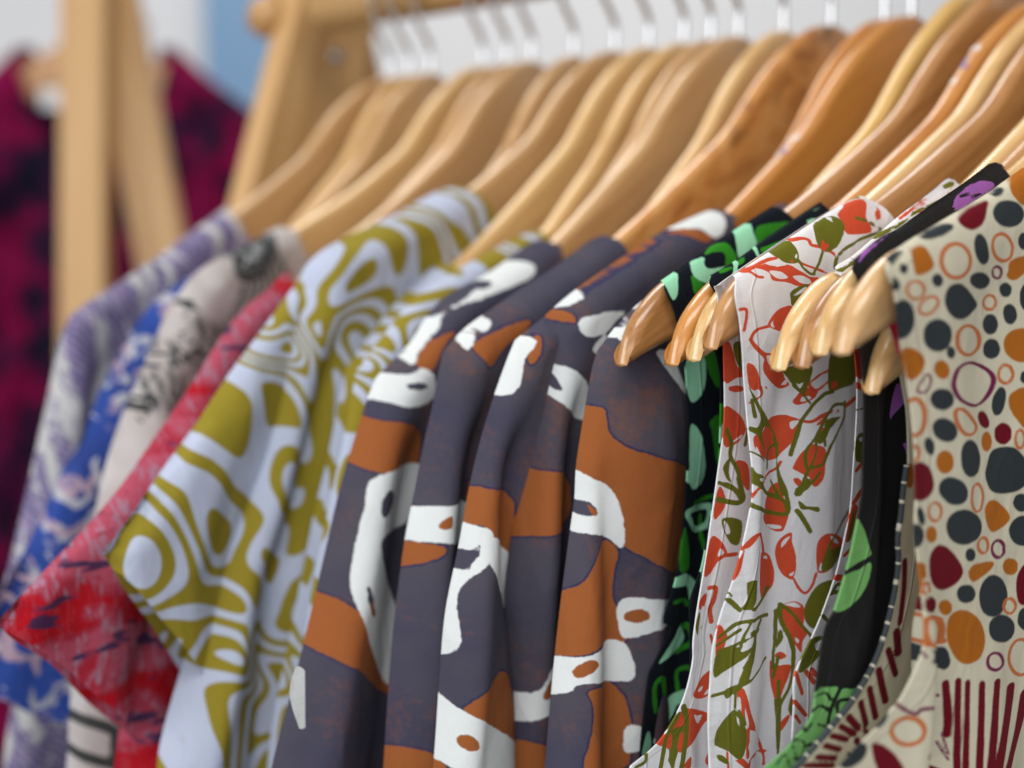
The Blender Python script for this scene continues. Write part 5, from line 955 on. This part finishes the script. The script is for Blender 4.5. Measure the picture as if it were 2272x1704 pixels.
# ---- blue floral and lilac floral shirts
def bluefn(t, v):
    c = ramp(t, noise(t, v, 22, 2), [(0.4, (0.022, 0.045, 0.20)), (0.6, (0.03, 0.075, 0.33))])
    c = mixc(t, ramp(t, noise(t, mapping(t, v, (1, 1, 1), (0, 0, 0), (.4, .9, 0)), 60, 2, 0.5, 1.2), [(0.54, 0.0), (0.59, 0.85)]), c, (0.47, 0.33, 0.37)); return mixc(t, ramp(t, noise(t, mapping(t, v, (1, 1, 1), (0, 0, 0), (.7, .1, 0)), 85, 2, 0.5, 0.8), [(0.57, 0.0), (0.61, 0.85)]), c, (0.5, 0.5, 0.52))
bluefm = fabric("blue_cotton_pink_flower_print", (0, 0, .3), [], base_fn=bluefn)
fr = HG['blue']; g = garment("shirt", "royal blue shirt with pink flowers between the lilac and grey shirts", "shirt", fr)
panel("front_panel", fr, D((330, 655), (290, 705), (258, 768), (226, 822), (197, 890), (178, 955), (136, 1015), (103, 1098), (70, 1180), (33, 1255), (8, 1345), (-15, 1430), (-30, 1500)), D((330, 655), (384, 613), (450, 575), (540, 525)), [(.10, -.05), (.08, -.1), (.08, -.16)], bluefm, g, [],
      n0=.008, nb=-.002, r=.011, h=.0025, see=.12, wob=.0014, seed=22, back=True, mirror=False, hem=D((-30, 1500), (60, 1530), (150, 1570), (260, 1610)))
def lilacfn(t, v):
    wv = N(t, "ShaderNodeTexWave"); wv.inputs["Scale"].default_value = 160; wv.inputs["Distortion"].default_value = 6; wv.inputs["Detail Scale"].default_value = 1.5; t.links.new(mapping(t, v, (0.5, 1, 1), (0, 0, 0.5)), wv.inputs["Vector"])
    c = ramp(t, math_(t, 'ADD', math_(t, 'MULTIPLY', wv.outputs["Fac"], 0.35), math_(t, 'MULTIPLY', noise(t, v, 70, 3, 0.7), 0.65)), [(0.35, (0.11, 0.095, 0.21)), (0.65, (0.30, 0.25, 0.40))])
    m1 = noise(t, mapping(t, v, (2.2, 0.8, 1), (0, 0, 0.15), (.65, .32, 0)), 30, 5, 0.75, 0.6)
    return mixc(t, ramp(t, m1, [(0.50, 0.0), (0.55, 0.92)]), c, (0.58, 0.58, 0.56))
lilm = fabric("lilac_cotton_white_flower_print", (.3, .25, .4), [], base_fn=lilacfn)
fr = HG['purple']; g = garment("shirt", "lilac shirt with white flowers, leftmost on the near rack", "shirt", fr)
panel("front_panel", fr, D((285, 610), (262, 700), (240, 800), (215, 900), (185, 1000), (150, 1120), (110, 1250), (60, 1400), (20, 1550), (0, 1720)), D((285, 610), (320, 572), (380, 525), (440, 482), (488, 448)), neck2(fr, D((500, 488))[0]), lilm, g, [],
      folds=[('D', [(310, 680), (270, 900), (200, 1200)], .010, .004)], n0=.010, nb=-.001, r=.010, h=.0025, see=.1, wob=.001, seed=23, back=True)
panel("sleeve", fr, D((152, 680), (125, 750), (105, 850), (82, 950), (58, 1060), (30, 1180), (5, 1300), (-20, 1420)), D((152, 680), (200, 645), (270, 602), (330, 560)), [(.15, -.08), (.14, -.14), (.14, -.19)], lilm, g, [],
      folds=[('D', [(180, 760), (150, 950), (80, 1250)], .010, .004), ('D', [(240, 760), (200, 950), (130, 1250)], .008, -.005)], n0=.0085, nb=.002, r=.008, h=.0025, see=.1, wob=.001, seed=24, back=True, mirror=False, hem=D((-20, 1420), (20, 1440), (70, 1460), (120, 1480)))
# ---- pale skirt below the blue shirt
palem = fabric("pale_grey_cotton_green_stripe", (0.42, 0.44, 0.44), [(0.10, 0.30, 0.19)])
fr = HG['blue']
frp = Frame(-.292, -.262); g = garment("skirt", "pale grey skirt with a green stripe low at the left edge", "skirt", frp)
panel("front_panel", frp, D((30, 1480), (25, 1560), (20, 1640), (15, 1720)), D((30, 1480), (80, 1478), (200, 1480)), [(.10, -.2), (.09, -.3), (.09, -.42)], palem, g, [[('D', 'S', 26, [(98, 1500), (108, 1720)])]], n0=-.002, nb=-.004, r=.008, h=.002, see=.08, seed=25, back=True, mirror=False)

# ---- magenta shirt on the second rack
def magfn(t, v):
    return ramp(t, noise(t, v, 17, 2, 0.5, 0.6), [(0.38, (0.006, 0.005, 0.018)), (0.47, (0.05, 0.004, 0.035)), (0.54, (0.15, 0.001, 0.035)), (0.66, (0.21, 0.003, 0.055))])
magm = fabric("magenta_navy_cotton_print", (.3, 0, .1), [], base_fn=magfn)
class FrontFrame(Frame):
    """a vertical plane facing the camera at a given depth"""
    def __init__(s, q, d):
        P = at_depth(q, d); s.ep = -RIGHT.copy(); s.en = -FH.copy(); s.o = np.array([P[0], P[1], EYE])
fr = FrontFrame(D((205, 100))[0], 1.42)
g = empty("shirt", tuple(fr.o + np.array([0, 0, -.6]))); tag(g, "dark magenta and navy shirt on the rack in the background", "shirt")
cx = 205
panel("front_panel", fr, D((-190, 300), (-215, 420), (-235, 700), (-250, 1100), (-260, 1500), (-265, 1900)), D((-190, 300), (-120, 235), (-50, 180), (10, 130), (30, 105)), [(.055, .13), (.03, .105), (.0, .10), (0, -.2), (0, -.7)], magm, g, [],
      folds=[('D', [(-60, 300), (-70, 1000)], .03, .012), ('D', [(60, 400), (70, 1000)], .03, -.012)], n0=.012, nb=0, r=.02, h=.006, see=.3, wob=.003, seed=26, back=True, drop=-.75)
panel("back_panel", fr, D((-185, 300), (-210, 420), (-235, 700), (-260, 1500)), D((-185, 300), (-60, 195), (30, 108), (70, 100)), [(.05, .165), (0, .155), (0, -.2), (0, -.7)], magm, g, [], n0=-.012, nb=-.002, r=.02, h=.008, see=.3, wob=.002, seed=27, drop=-.75)
root = empty("coat_hanger", tuple(fr.o + np.array([0, 0, .1]))); tag(root, "blurred wooden hanger of the magenta shirt at the upper left", "hanger")
u = np.linspace(0, 1, 30); P_ = np.concatenate([-.21 * u[::-1], .21 * u[1:]]); zt = .235 - 1.05 * np.abs(P_) * .42 - np.where(np.abs(P_) < .05, 0, (np.abs(P_) - .05) * .12) + .012 * np.exp(-(P_ / .03) ** 2)
hh = np.where(np.abs(P_) < .2, .022, .012); m_ = 14; an = np.linspace(0, 2 * math.pi, m_, endpoint=False)
PP = np.repeat(P_, m_); ZZ = np.repeat(zt - hh, m_) + np.repeat(hh, m_) * np.tile(np.sign(np.sin(an)) * np.abs(np.sin(an)) ** .4, len(P_)); NN = .0065 * np.tile(np.sign(np.cos(an)) * np.abs(np.cos(an)) ** .6, len(P_))
mesh_obj("wooden_arms", fr.world(PP, ZZ, NN - .002), grid_faces(len(P_), m_, 0, True).tolist() + [list(range(m_)), [(len(P_) - 1) * m_ + j for j in range(m_)]], WOOD['brown'], root, True, {"grain": np.stack([PP, ZZ, NN], 1)})
hk = spline([(0, .21), (0, .27), (.006, .285), (.022, .295), (.03, .318), (.02, .338), (0, .345), (-.02, .338), (-.03, .318)], 40); tube("hook", fr.world(hk[:, 0], hk[:, 1], 0 * hk[:, 0]), .0019, STEEL, root, 8)
lab = box("neck_label", fr.world(np.array([.035]), np.array([fr.loc(D((105, 214))[0])[1]]), np.array([.004]))[0], (RIGHT, FH, (0, 0, 1)), (.022, .0006, .010), plain("white_label", (0.6, 0.6, 0.62), 0.8), g, 0.0003)
